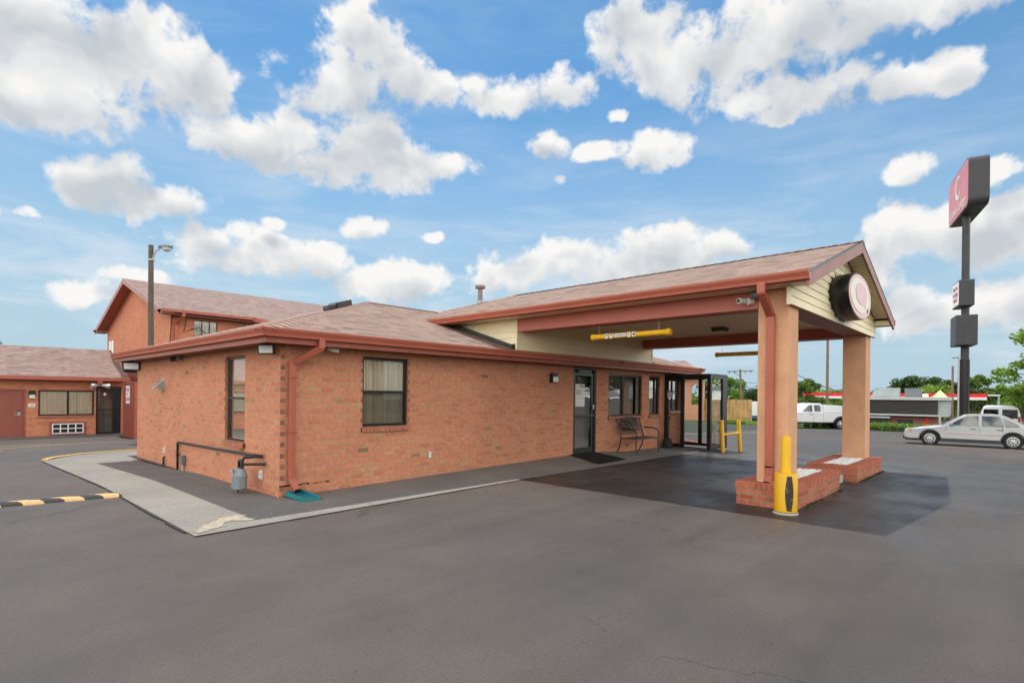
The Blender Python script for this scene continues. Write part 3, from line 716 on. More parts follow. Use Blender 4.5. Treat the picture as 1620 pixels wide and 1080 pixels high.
# beams
k = MB(); k.box(CXL+.004, 5.2, -5.066, -.262, 2.85, 3.1); part('beam', k, 'beam_red', can)
k = MB(); k.box(9.9, CXR-.004, -5.066, -.262, 2.84, 3.1); part('beam', k, 'beam_red', can)
k = MB(); k.box(4.64, 10.4, -5.545, -5.504, 2.852, 3.1); k.box(5.26, 9.89, -5.5, -5.1, 2.87, 3.1); part('front_beam', k, 'mauve_trim', can)
k = MB(); k.box(5.205, 9.895, -5.095, -.262, 3.065, 3.085); part('ceiling', k, 'soffit_panel', can)
# lapped siding
def siding(parent, mp, z0, z1, ext, ex_=.12, name='siding', mat='cream_siding'):
    k = MB(); z = z0
    while z < z1-1e-4:
        zt = min(z+ex_, z1); a0, a1 = ext(z); b0, b1 = ext(zt)
        if a1-a0 > .01:
            if b1 < b0: b0 = b1 = (b0+b1)/2
            k.quad(mp(a0, .018, z), mp(a1, .018, z), mp(b1, .003, zt), mp(b0, .003, zt))
            k.quad(mp(a0, .018, z), mp(a1, .018, z), mp(a1, .0, z), mp(a0, .0, z))
        z = zt
    return part(name, k, mat, parent, recalc=False)
gm_ = WM('y-', -5.548)
siding(can, gm_, 2.852, ZR-.15, lambda z: (max(4.645, eL+(z+.13-ZE)/sl), min(10.4, eR-(z+.13-ZE)/sl)))
siding(can, WM('y-', -.252), 2.46, 3.1, lambda z: (CXL, 10.42), .127)
siding(can, WM('x-', CXL), 2.47, 3.11, lambda z: (-.235, (z-ze)/s-e), .127)
siding(can, WM('x+', 10.42), 2.47, 3.11, lambda z: (-.235, (z-ze)/s-e), .127)
for bb in ((CXL-.02, CXL+.03, -.275, -.225, 2.465, 3.1), (10.39, 10.44, -.275, -.225, 2.465, 2.84), (4.625, 4.645, -5.572, -5.52, 2.84, 3.1), (10.4, 10.42, -5.572, -5.52, 2.84, 3.1)):
    k = MB(); k.box(*bb); part('corner_trim', k, 'cream_trim', can)
k = MB(); yv = (3.11-ze)/s-e
k.prism([(CXL-.03, -.23, 2.4795), (CXL-.03, yv, 3.108), (CXL-.03, yv, 3.0), (CXL-.03, -.23, 2.37)], (-.1, 0, 0)); k.v = [p+Vector((0, 0, .085)) for p in k.v]
part('step_flashing', k, 'bronze', can)
ds = MB(); downspout(ds, [(4.37, -5.27, 3.13), (4.37, -5.27, 3.0), (4.755, -5.27, 2.72), (4.755, -5.27, .55), (4.755, -5.27, .42), (4.69, -5.27, .315)], .11, .08, (-1, 0, 0))
dso = part('downspout', ds, 'red_metal', can, bev=.008)
op = MB(); op.tube([(4.672, -5.27, .318), (4.664, -5.27, .31)], [.05, .05], 14); op.xf(Matrix.Translation((0, 0, 0))); part('spout_opening', op, 'black_metal', dso)
# things fixed to the canopy
lt = thing('canopy_light', 'black square light fixture on the canopy ceiling', 'ceiling light', (8.4, -3.02, 3.06))
part('housing', MB().loft([[(8.25, -3.17, 3.064), (8.55, -3.17, 3.064), (8.55, -2.87, 3.064), (8.25, -2.87, 3.064)], [(8.27, -3.15, 2.98), (8.53, -3.15, 2.98), (8.53, -2.89, 2.98), (8.27, -2.89, 2.98)]]), 'black_metal', lt, bev=.01)
part('lens', MB().box(8.31, 8.49, -3.11, -2.93, 2.966, 2.979), 'lamp_lens', lt)
jb = thing('motion_sensor', 'grey sensor box under the eave beside the canopy downspout', 'sensor', (4.74, -5.06, 3.05))
part('box', MB().tube([(4.7, -5.02, 3.03), (4.7, -5.15, 3.03)], .05, 12), 'steel_grey', jb, sm=40); part('bracket', MB().box(4.7, 4.81, -5.12, -5.07, 3.06, 3.1), 'bronze', jb)
bc = thing('bullet_camera', 'white bullet security camera on the red canopy beam', 'security camera', (4.78, -4.93, 2.96))
part('body', MB().tube([(4.6, -4.87, 2.955), (4.76, -4.93, 2.96)], .042, 14), 'white_plastic', bc, sm=40)
part('lens', MB().tube([(4.588, -4.866, 2.955), (4.598, -4.87, 2.955)], .028, 14), 'black_metal', bc)
part('mount', MB().tube([(4.74, -4.95, 2.955), (4.817, -4.99, 2.96)], .05, 12), 'white_plastic', bc, sm=40)
# clearance bars
def hbar(x, y0, y1, z, zt, label, stickers):
    th = thing('clearance_bar', label, 'clearance bar', (x, (y0+y1)/2, z), 'hanging clearance bars under the canopy')
    part('tube', MB().tube([(x, y0-.06, z), (x, y1+.06, z)], .05, 16), 'yellow_paint', th, sm=40)
    for a, b in ((y0, y0-.09), (y1+.09, y1)): part('end_cap', MB().tube([(x, a, z), (x, a-(.01), z), (x, b+.012, z), (x, b, z)], [.047, .06, .06, .05], 16), 'yellow_paint', th, sm=40)
    for yy in (y0+(y1-y0)*.1, y0+(y1-y0)*.86): part('hanger', MB().tube([(x, yy, z+.05), (x, yy, zt)], .004, 6), 'galvanised', th)
    if stickers:
        L = y1-y0; xd = (0, -1, 0); yd = (0, 0, 1)
        for f, ch in ((.222, '6'), (.283, '9'), (.513, '6'), (.575, '4')):
            yy = y0+L*f; so_ = part('sticker', MB().box(x-.054, x-.05, yy-.03, yy+.03, z-.045, z+.045), 'sticker_white', th)
            part('digit', text_mb(ch, .085, (x-.0545, yy, z), xd, yd, .0015, bold=.003), 'sticker_black', so_)
        yy = y0+L*.397; hw = abs(L)*.074
        so_ = part('sticker', MB().box(x-.054, x-.05, yy-hw, yy+hw, z-.03, z+.03), 'sticker_white', th)
        part('lettering', text_mb('CLEARANCE', .042, (x-.0545, yy, z), xd, yd, .0015, sx=.92), 'sticker_black', so_)
    return th
hbar(5.0, -2.0, -3.6, 2.63, 2.85, 'yellow clearance bar marked with white number stickers under the near beam', True)
hbar(10.1, -2.21, -3.85, 2.6, 2.84, 'plain shaded clearance bar hanging below the far beam', False)
# oval sign drum on the gable
sg = thing('oval_sign', 'black oval drum sign with faded pink and cream face on the gable', 'sign', (7.52, -5.57, 3.3))
cx_, cz_ = 7.52, 3.3; X_, Z_ = (1, 0, 0), (0, 0, 1)
prof = [(-5.566, .86, .375), (-5.6, .88, .39), (-5.8, .88, .39), (-5.84, .87, .382)]
part('drum', MB().loft([circ((cx_, y, cz_), X_, Z_, a, b, 56) for y, a, b in prof]), 'black_metal', sg, sm=40)
part('face', MB().loft([circ((cx_, y, cz_), X_, Z_, .845, .365, 56) for y in (-5.841, -5.85)]), 'sign_face_pink', sg)
part('crescent', MB().loft([circ((cx_-.06, y, cz_+.01), X_, Z_, .7, .29, 56) for y in (-5.851, -5.857)]), 'sign_cream', sg)
part('centre', MB().loft([circ((cx_+.03, y, cz_+.05), X_, Z_, .44, .19, 48) for y in (-5.858, -5.864)]), 'sign_face_pink', sg)
k = MB(); k.prism([(cx_+.1, -5.8575, cz_-.08), (cx_+.38, -5.8575, cz_-.17), (cx_+.66, -5.8575, cz_-.12), (cx_+.62, -5.8575, cz_-.02), (cx_+.4, -5.8575, cz_-.06)], (0, -.005, 0)); part('crossbar', k, 'sign_cream', sg)
part('drain_slot', MB().box(cx_+.52, cx_+.56, -5.86, -5.85, cz_-.22, cz_-.13), 'black_metal', sg)
for i in range(18):
    bl = MB(); a = 2*math.pi*i/18; bl.obox((cx_+.9*math.cos(a), -5.566, cz_+.4*math.sin(a)), (.02, 0, 0), (0, .006, 0), (0, 0, .012))
    part('clip', bl, 'black_metal', sg)

# ------------------------------------------------------------------ planters
def planter(x0, x1, y0, y1, h, label):
    p = thing('brick_planter', label, 'planter', ((x0+x1)/2, (y0+y1)/2, 0), 'brick planters at the canopy columns')
    k = MB()
    k.box(x0, x1, y0, y0+.2, -.1, h-.098); k.box(x0, x1, y1-.2, y1, -.1, h-.098); k.box(x0, x0+.2, y0+.2, y1-.2, -.1, h-.098); k.box(x1-.2, x1, y0+.2, y1-.2, -.1, h-.098)
    part('wall', k, 'brick_planter', p)
    k = MB(); random.seed(int(x0*10))
    def rl(a0, a1, b0, b1, axis):
        n = round((a1-a0)/.074); st = (a1-a0)/n
        for i in range(n):
            j = random.uniform(-.004, .004); q0, q1 = a0+i*st+.004, a0+(i+1)*st-.004
            if axis == 'x': k.box(q0, q1, b0+j, b1+j, h-.095, h+j*.6)
            else: k.box(b0+j, b1+j, q0, q1, h-.095, h+j*.6)
    rl(x0-.012, x1+.012, y0-.012, y0+.2, 'x'); rl(x0-.012, x1+.012, y1-.2, y1+.012, 'x')
    rl(y0+.21, y1-.21, x0-.012, x0+.2, 'y'); rl(y0+.21, y1-.21, x1-.2, x1+.012, 'y')
    part('rim', k, 'rowlock', p, bev=.004)
    k = MB(); k.box(x0+.004, x1-.004, y0+.004, y0+.196, h-.1, h-.008); k.box(x0+.004, x1-.004, y1-.196, y1-.004, h-.1, h-.008); k.box(x0+.004, x0+.196, y0+.196, y1-.196, h-.1, h-.008); k.box(x1-.196, x1-.004, y0+.196, y1-.196, h-.1, h-.008)
    part('mortar_bed', k, 'mortar', p)
    k = MB(); k.box(x0+.19, x1-.19, y0+.19, y1-.19, h-.2, h-.05); part('soil', k, 'concrete_block', p)
    k = MB()
    for i in range(2600):
        c = Vector((random.uniform(x0+.21, x1-.21), random.uniform(y0+.21, y1-.21), h-.045+random.uniform(0, .04)))
        r0 = random.uniform(.012, .026); ax = Matrix.Rotation(random.uniform(0, 6.28), 3, 'Z') @ Matrix.Rotation(random.uniform(-.6, .6), 3, 'X')
        vs = [ax @ Vector(v) for v in ((r0, 0, 0), (-r0, 0, 0), (0, r0*.8, 0), (0, -r0*.8, 0), (0, 0, r0*.6), (0, 0, -r0*.6))]
        k.add([c+v for v in vs], [[0, 2, 4], [2, 1, 4], [1, 3, 4], [3, 0, 4], [2, 0, 5], [1, 2, 5], [3, 1, 5], [0, 3, 5]])
    pg = part('pebbles', k, 'pebbles', p, recalc=False); pg['kind'] = 'stuff'
    return p
planter(4.56, 7.05, -5.66, -4.88, .33, 'long brick planter with white pebbles behind the yellow bollard')
planter(8.18, 10.45, -5.7, -4.86, .29, 'brick planter with white pebbles around the farther stucco column')
solo('concrete_block', MB().box(7.25, 8.05, -5.5, -5.0, 0, .14), 'concrete_block', 'low grey concrete block between the two brick planters', 'concrete block', (7.6, -5.2, 0), bev=.01)

rng = random.Random(12); wd_ = MB()
for i in range(26):
    x = rng.choice((rng.uniform(4.6, 7.05), rng.uniform(8.2, 10.4))); y = -5.69-rng.uniform(0, .05)-(.04 if x > 8 else 0)
    leafy(wd_, (x, y, .012), (.07, .03, .018), 26, .012, rng=rng)
o = bpy.data.objects.new('weeds', mesh('weeds', wd_, 'leaf_dark', recalc=False)); col.objects.link(o)
setp(o, 'small dark weeds and dirt along the foot of the brick planters', 'weeds', kind='stuff')

# ------------------------------------------------------------------ bollards
b = thing('bollard', 'yellow steel bollard with a thick scuffed sleeve in front of the near planter', 'bollard', (4.34, -5.62, 0))
part('post', MB().tube([(4.34, -5.62, .5), (4.34, -5.62, .99), (4.34, -5.62, 1.03), (4.34, -5.62, 1.04)], [.062, .062, .055, .02], 24), 'yellow_paint', b, sm=40)
part('sleeve', MB().tube([(4.34, -5.62, .03), (4.34, -5.62, .53), (4.34, -5.62, .545), (4.34, -5.62, .54)], [.142, .142, .13, .07], 32), 'yellow_sleeve', b, sm=40)
part('footing', MB().tube([(4.34, -5.62, 0), (4.34, -5.62, .022)], [.158, .147], 28), 'concrete_block', b, sm=30)
k = MB(); a0, a1 = R(193), R(236); n = 12; rr = .1435
rows = []
for j in range(15):
    z = .05+.46*j/14; wd = .55+.45*math.sin(math.pi*j/14)
    rows.append([(4.34+rr*math.cos((a0+a1)/2+(a1-a0)*(i/n-.5)*wd), -5.62+rr*math.sin((a0+a1)/2+(a1-a0)*(i/n-.5)*wd), z) for i in range(n+1)])
for ra, rb in zip(rows, rows[1:]):
    for i in range(n): k.quad(ra[i], ra[i+1], rb[i+1], rb[i])
part('scuff_mark', k, 'scuff', b, recalc=False)
hg = thing('barrier', 'yellow H shaped pipe barrier beside the glass vestibule', 'barrier', (12.1, -1.85, 0))
p1, p2 = Vector((11.98, -1.66, gz(12, 0))), Vector((12.95, -1.78, gz(13, 0)))
for p, lean in ((p1, Vector((-.05, .03, 0))), (p2, Vector((-.07, .03, 0)))):
    part('post', MB().tube([p-Vector((0, 0, .05)), p+lean+Vector((0, 0, .9)), p+lean+Vector((0, 0, .92))], [.057, .057, .04], 18), 'yellow_paint', hg, sm=40)
part('rail', MB().tube([p1+Vector((-.03, .02, .5)), p2+Vector((-.04, .02, .55))], .037, 12), 'yellow_paint', hg, sm=40)

# ------------------------------------------------------------------ glass vestibule
ve = thing('glass_vestibule', 'black framed glass entry vestibule at the far end of the office wall', 'vestibule', (12.3, -.7, 0))
vx0, vx1, vy0, vh = 11.66, 12.86, -1.42, 2.17
fz = .035
f = MB()
def post(x0, x1, y0, y1, z0=fz, z1=vh): f.box(x0, x1, y0, y1, z0, z1)
post(vx0, vx0+.06, -.06, -.004); post(vx0, vx0+.1, vy0, vy0+.1); post(vx1-.33, vx1, vy0, vy0+.09); post(vx1-.06, vx1, -.06, -.004)
f.box(vx0+.002, vx0+.058, vy0+.1, -.06, vh-.1, vh-.002); f.box(vx1-.058, vx1-.002, vy0+.09, -.06, vh-.1, vh-.002); f.box(vx0+.1, vx1-.33, vy0+.002, vy0+.06, vh-.1, vh-.002)
f.box(vx0+.1, vx1-.33, vy0+.004, vy0+.06, fz, fz+.09); f.box(vx1-.056, vx1-.004, vy0+.09, -.06, fz, fz+.09)
f.box(vx1-.055, vx1-.005, -.65, -.54, fz+.09, vh-.1)
part('frame', f, 'black_metal', ve)
k = MB(); k.box(vx0+.005, vx1-.005, vy0+.005, -.005, vh, vh+.025); part('roof_panel', k, 'bronze', ve)
k = MB(); k.quad((vx1-.03, vy0+.05, fz+.05), (vx1-.03, -.03, fz+.05), (vx1-.03, -.03, vh-.05), (vx1-.03, vy0+.05, vh-.05)); part('pane', k, 'glass_clear', ve, recalc=False)
k = MB(); k.quad((vx0+.05, vy0+.03, fz+.05), (vx1-.3, vy0+.03, fz+.05), (vx1-.3, vy0+.03, vh-.05), (vx0+.05, vy0+.03, vh-.05)); part('pane', k, 'glass_clear', ve, recalc=False)
dl = MB(); dl.box(vx0+.062, vx0+.1, -.1, -.062, fz+.01, vh-.105); dl.box(vx0+.062, vx0+.1, -.6, -.49, fz+.01, vh-.105); dl.box(vx0+.062, vx0+.1, -.49, -.1, fz+.01, fz+.11); dl.box(vx0+.062, vx0+.1, -.49, -.1, vh-.16, vh-.105)
dr = part('side_panel', dl, 'black_metal', ve)
k = MB(); k.quad((vx0+.08, -.5, fz+.06), (vx0+.08, -.09, fz+.06), (vx0+.08, -.09, vh-.12), (vx0+.08, -.5, vh-.12)); part('pane', k, 'glass_clear', dr, recalc=False)
k = MB(); k.box(vx0+.055, vx0+.06, -.2, -.07, 1.5, 1.68); part('notice_sheet', k, 'white_plastic', dr)

# ------------------------------------------------------------------ bench, mat, ash post, wall lamp
bn = thing('bench', 'ornate black metal bench with curved arms against the office front wall', 'bench', (9.3, -.45, .03))
bx0, bx1 = 8.92, 10.06; yb, yf = -.2, -.68; bz = .03
def leg_curve(x, y, dy): return [(x, y+dy*.8, bz), (x, y+dy*.25, bz+.17), (x, y, bz+.36)]
for x in (bx0, bx1):
    part('leg', MB().tube([(x, yf-.02, bz), (x, yf+.02, bz+.2), (x, yf+.01, bz+.42), (x, yf+.0, bz+.56), (x, yf+.06, bz+.63), (x, yf+.18, bz+.655), (x, yb-.04, bz+.66)], .017, 8), 'bronze', bn, sm=50, label='front leg curving up into the armrest')
    part('leg', MB().tube([(x, yb+.12, bz), (x, yb+.02, bz+.2), (x, yb-.02, bz+.42), (x, yb+.06, bz+.7), (x, yb+.12, bz+.88)], .018, 8), 'bronze', bn, sm=50, label='rear leg carrying the backrest')
sk = MB()
for i in range(9): y = yf+.02+i*(yb-yf-.05)/8; sk.box(bx0, bx1, y-.012, y+.012, bz+.4, bz+.415)
sk.tube([(bx0, yf+.01, bz+.4), (bx1, yf+.01, bz+.4)], .018, 8); sk.tube([(bx0, yb-.03, bz+.4), (bx1, yb-.03, bz+.4)], .016, 8)
part('seat', sk, 'bronze', bn)
bk_ = MB()
def bkp(u, v): return Vector((bx0+(bx1-bx0)*u, yb+.01+.11*v, bz+.52+.36*v))
arc = [bkp(i/16, 1+.13*math.sin(math.pi*i/16)) for i in range(17)]
bk_.tube(arc, .024, 8); bk_.tube([bkp(0, .0), bkp(1, .0)], .014, 8); bk_.tube([bkp(0, .16), bkp(1, .16)], .009, 6)
random.seed(9)
for sx in (-1, 1):                              # cast scroll and leaf panel
    for k_ in range(7):
        c0 = .5+sx*(.06+.055*k_); pts = [bkp(c0+sx*.06*math.sin(q*.5), .18+.82*q/8) for q in range(9)]; bk_.tube(pts, .012, 5)
        pts = [bkp(c0+sx*.035*math.cos(q*.9)*(1-q/10), .3+.07*k_+.12*math.sin(q*.9)*(1-q/10)) for q in range(9)]; bk_.tube(pts, .012, 5)
for q in range(5): bk_.tube([bkp(.5, .2), bkp(.5+(q-2)*.05, .95-.05*abs(q-2))], [.03, .012], 6)
part('backrest', bk_, 'bronze', bn)
k = MB(); k.quad(*[(x, y, wz(x, y)+.006) for x, y in ((6.75, -1.05), (7.75, -1.0), (7.75, -.5), (7.7, -.02), (7.15, -.02), (6.95, -.5))])
mm = [(6.62, -1.08), (7.9, -1.02), (7.98, -.06), (6.95, -.04)]
k = MB(); n = 8
def mpt(i, j):
    a = Vector((*mm[0], 0)).lerp(Vector((*mm[1], 0)), i/n); b_ = Vector((*mm[3], 0)).lerp(Vector((*mm[2], 0)), i/n); p = a.lerp(b_, j/n); return Vector((p.x, p.y, wz(p.x, p.y)+.012))
for i in range(n):
    for j in range(n): k.quad(mpt(i, j), mpt(i+1, j), mpt(i+1, j+1), mpt(i, j+1))
for i in range(22):
    f0 = i/22
    a, b_ = mpt(n*f0, 0)+Vector((0, 0, .004)), mpt(n*f0, n)+Vector((0, 0, .004)); k.bar(a, b_, .02, .008)
solo('door_mat', k, 'mat_black', 'ribbed black mat on the walk outside the side door', 'doormat', (7.3, -.5, .06))
ap = thing('ash_post', 'black smokers post with a wide base beside the vestibule', 'ash receptacle', (11.42, -.24, .03))
part('base', MB().tube([(11.42, -.24, .03), (11.42, -.24, .2), (11.42, -.24, .29), (11.42, -.24, .33)], [.15, .145, .11, .05], 20), 'rubber_black', ap, sm=50)
part('pole', MB().tube([(11.42, -.24, .32), (11.42, -.24, .85), (11.42, -.24, .86), (11.42, -.24, .93), (11.42, -.24, .96)], [.045, .04, .07, .07, .04], 14), 'rubber_black', ap, sm=50)
wl = thing('wall_lamp', 'black and white wall lamp left of the side door', 'wall lamp', (6.3, -.05, 1.95))
part('housing', MB().box(6.2, 6.4, -.1, -.002, 1.83, 2.05), 'black_metal', wl, bev=.015); part('diffuser', MB().box(6.22, 6.38, -.13, -.09, 1.84, 1.965), 'lamp_lens', wl, bev=.012)
# cameras and floodlights
wc = thing('small_camera', 'small white security camera under the eave left of the first window', 'security camera', (.76, -.1, 2.2))
part('body', MB().obox((.78, -.16, 2.2), (.05, -.035, -.005), (.02, .03, 0), (0, 0, .028)), 'white_plastic', wc, bev=.008); part('mount', MB().box(.7, .74, -.12, -.06, 2.19, 2.256), 'white_plastic', wc)
k = thing('dome_camera', 'dark cylindrical camera under the eave of the end wall', 'security camera', (-.1, 4.5, 2.2))
part('body', MB().tube([(-.2, 4.52, 2.17), (-.08, 4.52, 2.2)], .05, 14), 'bronze', k, sm=40); part('mount', MB().box(-.12, -.04, 4.32, 4.44, 2.17, 2.256), 'steel_grey', k)
def flood(c, d, label, w_=.15, h_=.1):
    c, d = Vector(c), Vector(d).normalized(); sd = d.cross(UP).normalized(); u = sd.cross(d)
    th = thing('floodlight', label, 'floodlight', c, 'LED floodlights on the office corners')
    part('housing', MB().obox(c, sd*w_, u*h_, d*.025), 'black_metal', th, bev=.012)
    part('lens', MB().obox(c+d*.027, sd*w_*.8, u*h_*.72, d*.003), 'lamp_lens', th)
    k = MB(); k.bar(c-d*.03, c-d*.05+Vector((0, 0, .16)), .03, .02); part('bracket', k, 'black_metal', th)
flood((-.16, .1, 2.17), (-.75, -.62, -.12), 'rectangular floodlight under the gutter at the near corner of the office', .125, .075)
flood((-.16, 7.62, 2.13), (-.55, -.8, -.12), 'floodlight with pale lens at the far corner of the end wall', .19, .1)
flood((-.1, 8.1, 2.1), (-.6, .75, -.25), 'floodlight seen from behind at the far corner of the end wall', .2, .12)
# dryer vent
vh_ = thing('vent_hood', 'pale metal vent hood on the end wall of the office', 'vent hood', (-.05, 5.8, 1.65))
k = MB(); k.prism([(-.002, 5.62, 1.78), (-.2, 5.62, 1.6), (-.2, 5.62, 1.585), (-.002, 5.62, 1.585)], (0, .2, 0)); part('hood', k, 'galvanised', vh_)
part('flange', MB().box(-.008, -.001, 5.58, 5.86, 1.56, 1.82), 'galvanised', vh_)
# gas meter
gmt = thing('gas_meter', 'grey gas meter with black pipes on the end wall near the corner', 'gas meter', (-.2, .75, .02))
k = MB(); mx, my = -.26, .74
def ov(z, a, b): return circ((mx, my, z), (1, 0, 0), (0, 1, 0), a, b, 20)
k.loft([ov(.07, .06, .09), ov(.09, .085, .115), ov(.25, .088, .12), ov(.27, .095, .13), ov(.285, .095, .13), ov(.3, .08, .115), ov(.38, .06, .085), ov(.395, .03, .05)]); part('body', k, 'meter_grey', gmt, sm=30)
k = MB()
for dy in (-.055, .055): k.tube([(mx-.05, my+dy, .085), (mx-.05, my+dy, .255)], .058, 14)
part('diaphragm', k, 'meter_grey', gmt, sm=50)
k = MB(); k.obox((mx-.02, my+.2, .31), (.035, 0, 0), (0, .05, 0), (0, 0, .03)); k.tube([(mx-.02, my+.24, .31), (mx-.02, my+.28, .31)], .04, 12); part('regulator', k, 'galvanised', gmt, sm=40)
k = MB(); k.tube([(mx, my-.05, .38), (mx, my-.05, .5), (mx+.03, my-.06, .555), (-.1, my-.18, .575), (-.04, .5, .57)], .026, 10); k.tube([(mx, my+.06, .38), (mx, my+.06, .49), (mx, my+.03, .505), (mx, my-.03, .5)], .024, 10); k.tube([(mx, my-.05, .45), (-.06, .44, .46), (-.03, .42, .46)], [.02, .022, .034], 10)
k.tube([(mx+.02, my+.12, .3), (mx+.02, my+.16, .22), (mx+.02, my+.15, .0)], .016, 8); part('pipework', k, 'black_metal', gmt, sm=50)
gp = solo('gas_pipe', MB().tube([(-.045, .56, .575), (-.045, 1.1, .56), (-.045, 4.5, .52), (-.045, 4.52, .49), (-.045, 4.52, -.02), (-.045, 4.54, -.05), (-.045, 7.75, -.06), (-.045, 7.95, -.06)], .022, 10).tube([(-.045, 5.46, -.05), (-.045, 5.46, .13), (-.02, 5.46, .15)], .022, 8).tube([(-.045, 4.52, .24), (-.045, 4.52, .28)], .034, 10), 'black_metal', 'black gas pipe running low along the end wall', 'gas pipe', (-.045, 4.5, 0), sm=50)
cb = thing('conduit_box', 'grey conduit with a junction box beside the black gas pipe', 'conduit', (-.05, 4.22, 0))
part('box', MB().box(-.075, -.003, 4.14, 4.27, .1, .28), 'steel_grey', cb, bev=.006); part('conduit', MB().tube([(-.04, 4.2, .1), (-.04, 4.2, -.06)], .022, 10), 'galvanised', cb, sm=50)
for y, z, lb in ((.6, .28, 'white weatherproof outlet low on the end wall right of the gas meter'), (5.5, .28, 'white weatherproof outlet low on the end wall below the vent hood')):
    o = thing('outlet', lb, 'outlet', (-.01, y, z), 'outdoor outlets on the end wall')
    part('plate', MB().box(-.02, -.002, y-.035, y+.035, z-.07, z+.07), 'white_plastic', o, bev=.006)
    for dz in (-.03, .03): part('flip_cover', MB().obox((-.034, y, z+dz), (.012, 0, .006), (0, .026, 0), (-.006, 0, .022)), 'white_plastic', o, bev=.004)
o = thing('outlet', 'grey weatherproof outlet low on the front wall right of the first window', 'outlet', (2.75, -.01, .44))
part('plate', MB().box(2.72, 2.79, -.02, -.002, .38, .5), 'galvanised', o, bev=.006)
for dz in (-.03, .03): part('flip_cover', MB().obox((2.755, -.032, .44+dz), (.026, 0, 0), (0, .012, .006), (0, -.006, .022)), 'white_plastic', o, bev=.004)
sb = thing('splash_block', 'teal plastic splash block under the corner downspout', 'splash block', (.2, -.32, .01))
def sbp(u, v, z): return Vector((.06+.26*u+.03*v, -.06-.52*v, z+.012+.02*(1-v)))
k = MB(); k.prism([sbp(0, 0, 0), sbp(1, 0, 0), sbp(1, 1, 0), sbp(0, 1, 0)], (0, 0, .02)); part('tray', k, 'teal_plastic', sb)
k = MB()
for u in (0, .9):
    k.loft([[sbp(u, 0, .02), sbp(u+.1, 0, .02), sbp(u+.1, 0, .07), sbp(u, 0, .07)], [sbp(u, .8, .02), sbp(u+.1, .8, .02), sbp(u+.1, .8, .055), sbp(u, .8, .055)], [sbp(u, 1, .02), sbp(u+.1, 1, .02), sbp(u+.1, 1, .024), sbp(u, 1, .024)]])
k.prism([sbp(0.1, 0, .02), sbp(.9, 0, .02), sbp(.9, .07, .02), sbp(.1, .07, .02)], (0, 0, .045))
part('raised_edge', k, 'teal_plastic', sb)
# speed bump
sbp_ = thing('speed_bump', 'black and yellow rubber speed bump across the lane by the walk', 'speed bump', (-3.2, 1.72, 0))
bump_sec = [(-.13, -.002), (-.1, .03), (-.05, .05), (.05, .05), (.1, .03), (.13, -.002)]
x = -1.6; i = 0
k0 = MB(); k1 = MB()
def bsec(x, skw):
    return [(x-skw*(.06*math.sin(o*14)+.1*o/.13*.5), 1.76+.15*(-1.6-x)+o, gz(x, 1.8)+z) for o, z in bump_sec]
while x > -8:
    L = .215 if i else .07
    a, b_ = x, x-L
    (k0 if i % 2 == 0 else k1).loft([bsec(a, 0 if i == 0 else 1), bsec(b_, 1)])
    x = b_; i += 1
part('rubber_body', k0, 'rubber_black', sbp_); part('yellow_band', k1, 'rubber_yellow', sbp_)
k = MB()
for q in range(6): k.tube([(-1.88-.68*q, 1.76+.15*(.28+.68*q), .045), (-1.88-.68*q, 1.76+.15*(.28+.68*q), .056)], .016, 10)
part('bolt', k, 'steel_grey', sbp_)

# ------------------------------------------------------------------ guest wing at left
gw = thing('guest_wing', 'low brick guest wing with red doors at the left', 'building', (-4, 25, -.5))
wy0 = 23.4; fw_ = WM('y-', wy0); WR = 3.0; gz0 = -.53
k = MB(); HW = [(-.1, 1.86, .4, 1.53), (-1.75, -.5, gz0, 1.52), (1.93, 2.9, gz0, 1.72), (-5.2, -4, gz0, 1.52), (-8.6, -6.4, .4, 1.53)]
wall_holes(k, fw_, -20, WR+.1, -.9, 2.0, HW, .12)
k.quad((WR+.1, wy0, -.9), (WR+.1, wy0+7, -.9), (WR+.1, wy0+7, 2), (WR+.1, wy0, 2)); k.quad((WR, wy0, 2.0), (WR, 26.6, 3.45), (WR, 29.8, 2.0)) 
part('wall', k, 'brick_far', gw, recalc=False)
k = MB(); k.box(-19.5, 2.9, wy0+.6, wy0+6, -.5, 1.95); part('interior', k, 'interior', gw)
k = MB(); e0, e1, er = 22.85, 30.4, 26.6; zz0, zz1 = 2.13, 3.6
k.prism([(-20, e0, zz0), (-20, er, zz1), (-20, e1, zz0), (-20, e1, zz0-.05), (-20, er, zz1-.05), (-20, e0, zz0-.05)], (23.06, 0, 0)); part('roof', k, 'shingles_far', gw)
k = MB(); k.prism([(3.06, e0, zz0), (3.06, er, zz1), (3.06, er, zz1-.16), (3.06, e0, zz0-.16)], (.03, 0, 0)); part('rake_board', k, 'mauve_trim', gw)
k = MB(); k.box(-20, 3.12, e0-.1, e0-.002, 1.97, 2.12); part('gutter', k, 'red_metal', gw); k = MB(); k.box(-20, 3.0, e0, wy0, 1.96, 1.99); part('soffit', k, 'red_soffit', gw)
k = MB(); mbox(k, fw_, -1.75, -.5, -.08, -.04, gz0, 1.52); dd_ = part('guest_door', k, 'red_door', gw)
k = MB(); mbox(k, fw_, -.58, -.5, -.1, .012, gz0, 1.56); mbox(k, fw_, -1.75, -.58, -.1, .01, 1.5, 1.56); part('door_frame', k, 'red_fascia', dd_)
k = MB(); mbox(k, fw_, -.76, -.68, -.035, .0, .42, .6); mbox(k, fw_, -.86, -.72, -.0, .03, .46, .49); part('handle', k, 'galvanised', dd_); k = MB(); mbox(k, fw_, -.75, -.69, -.035, .01, .6, .66); part('card_reader', k, 'black_metal', dd_)
k = MB(); mbox(k, fw_, -5.2, -4, -.08, -.04, gz0, 1.52); part('guest_door', k, 'red_door', gw)
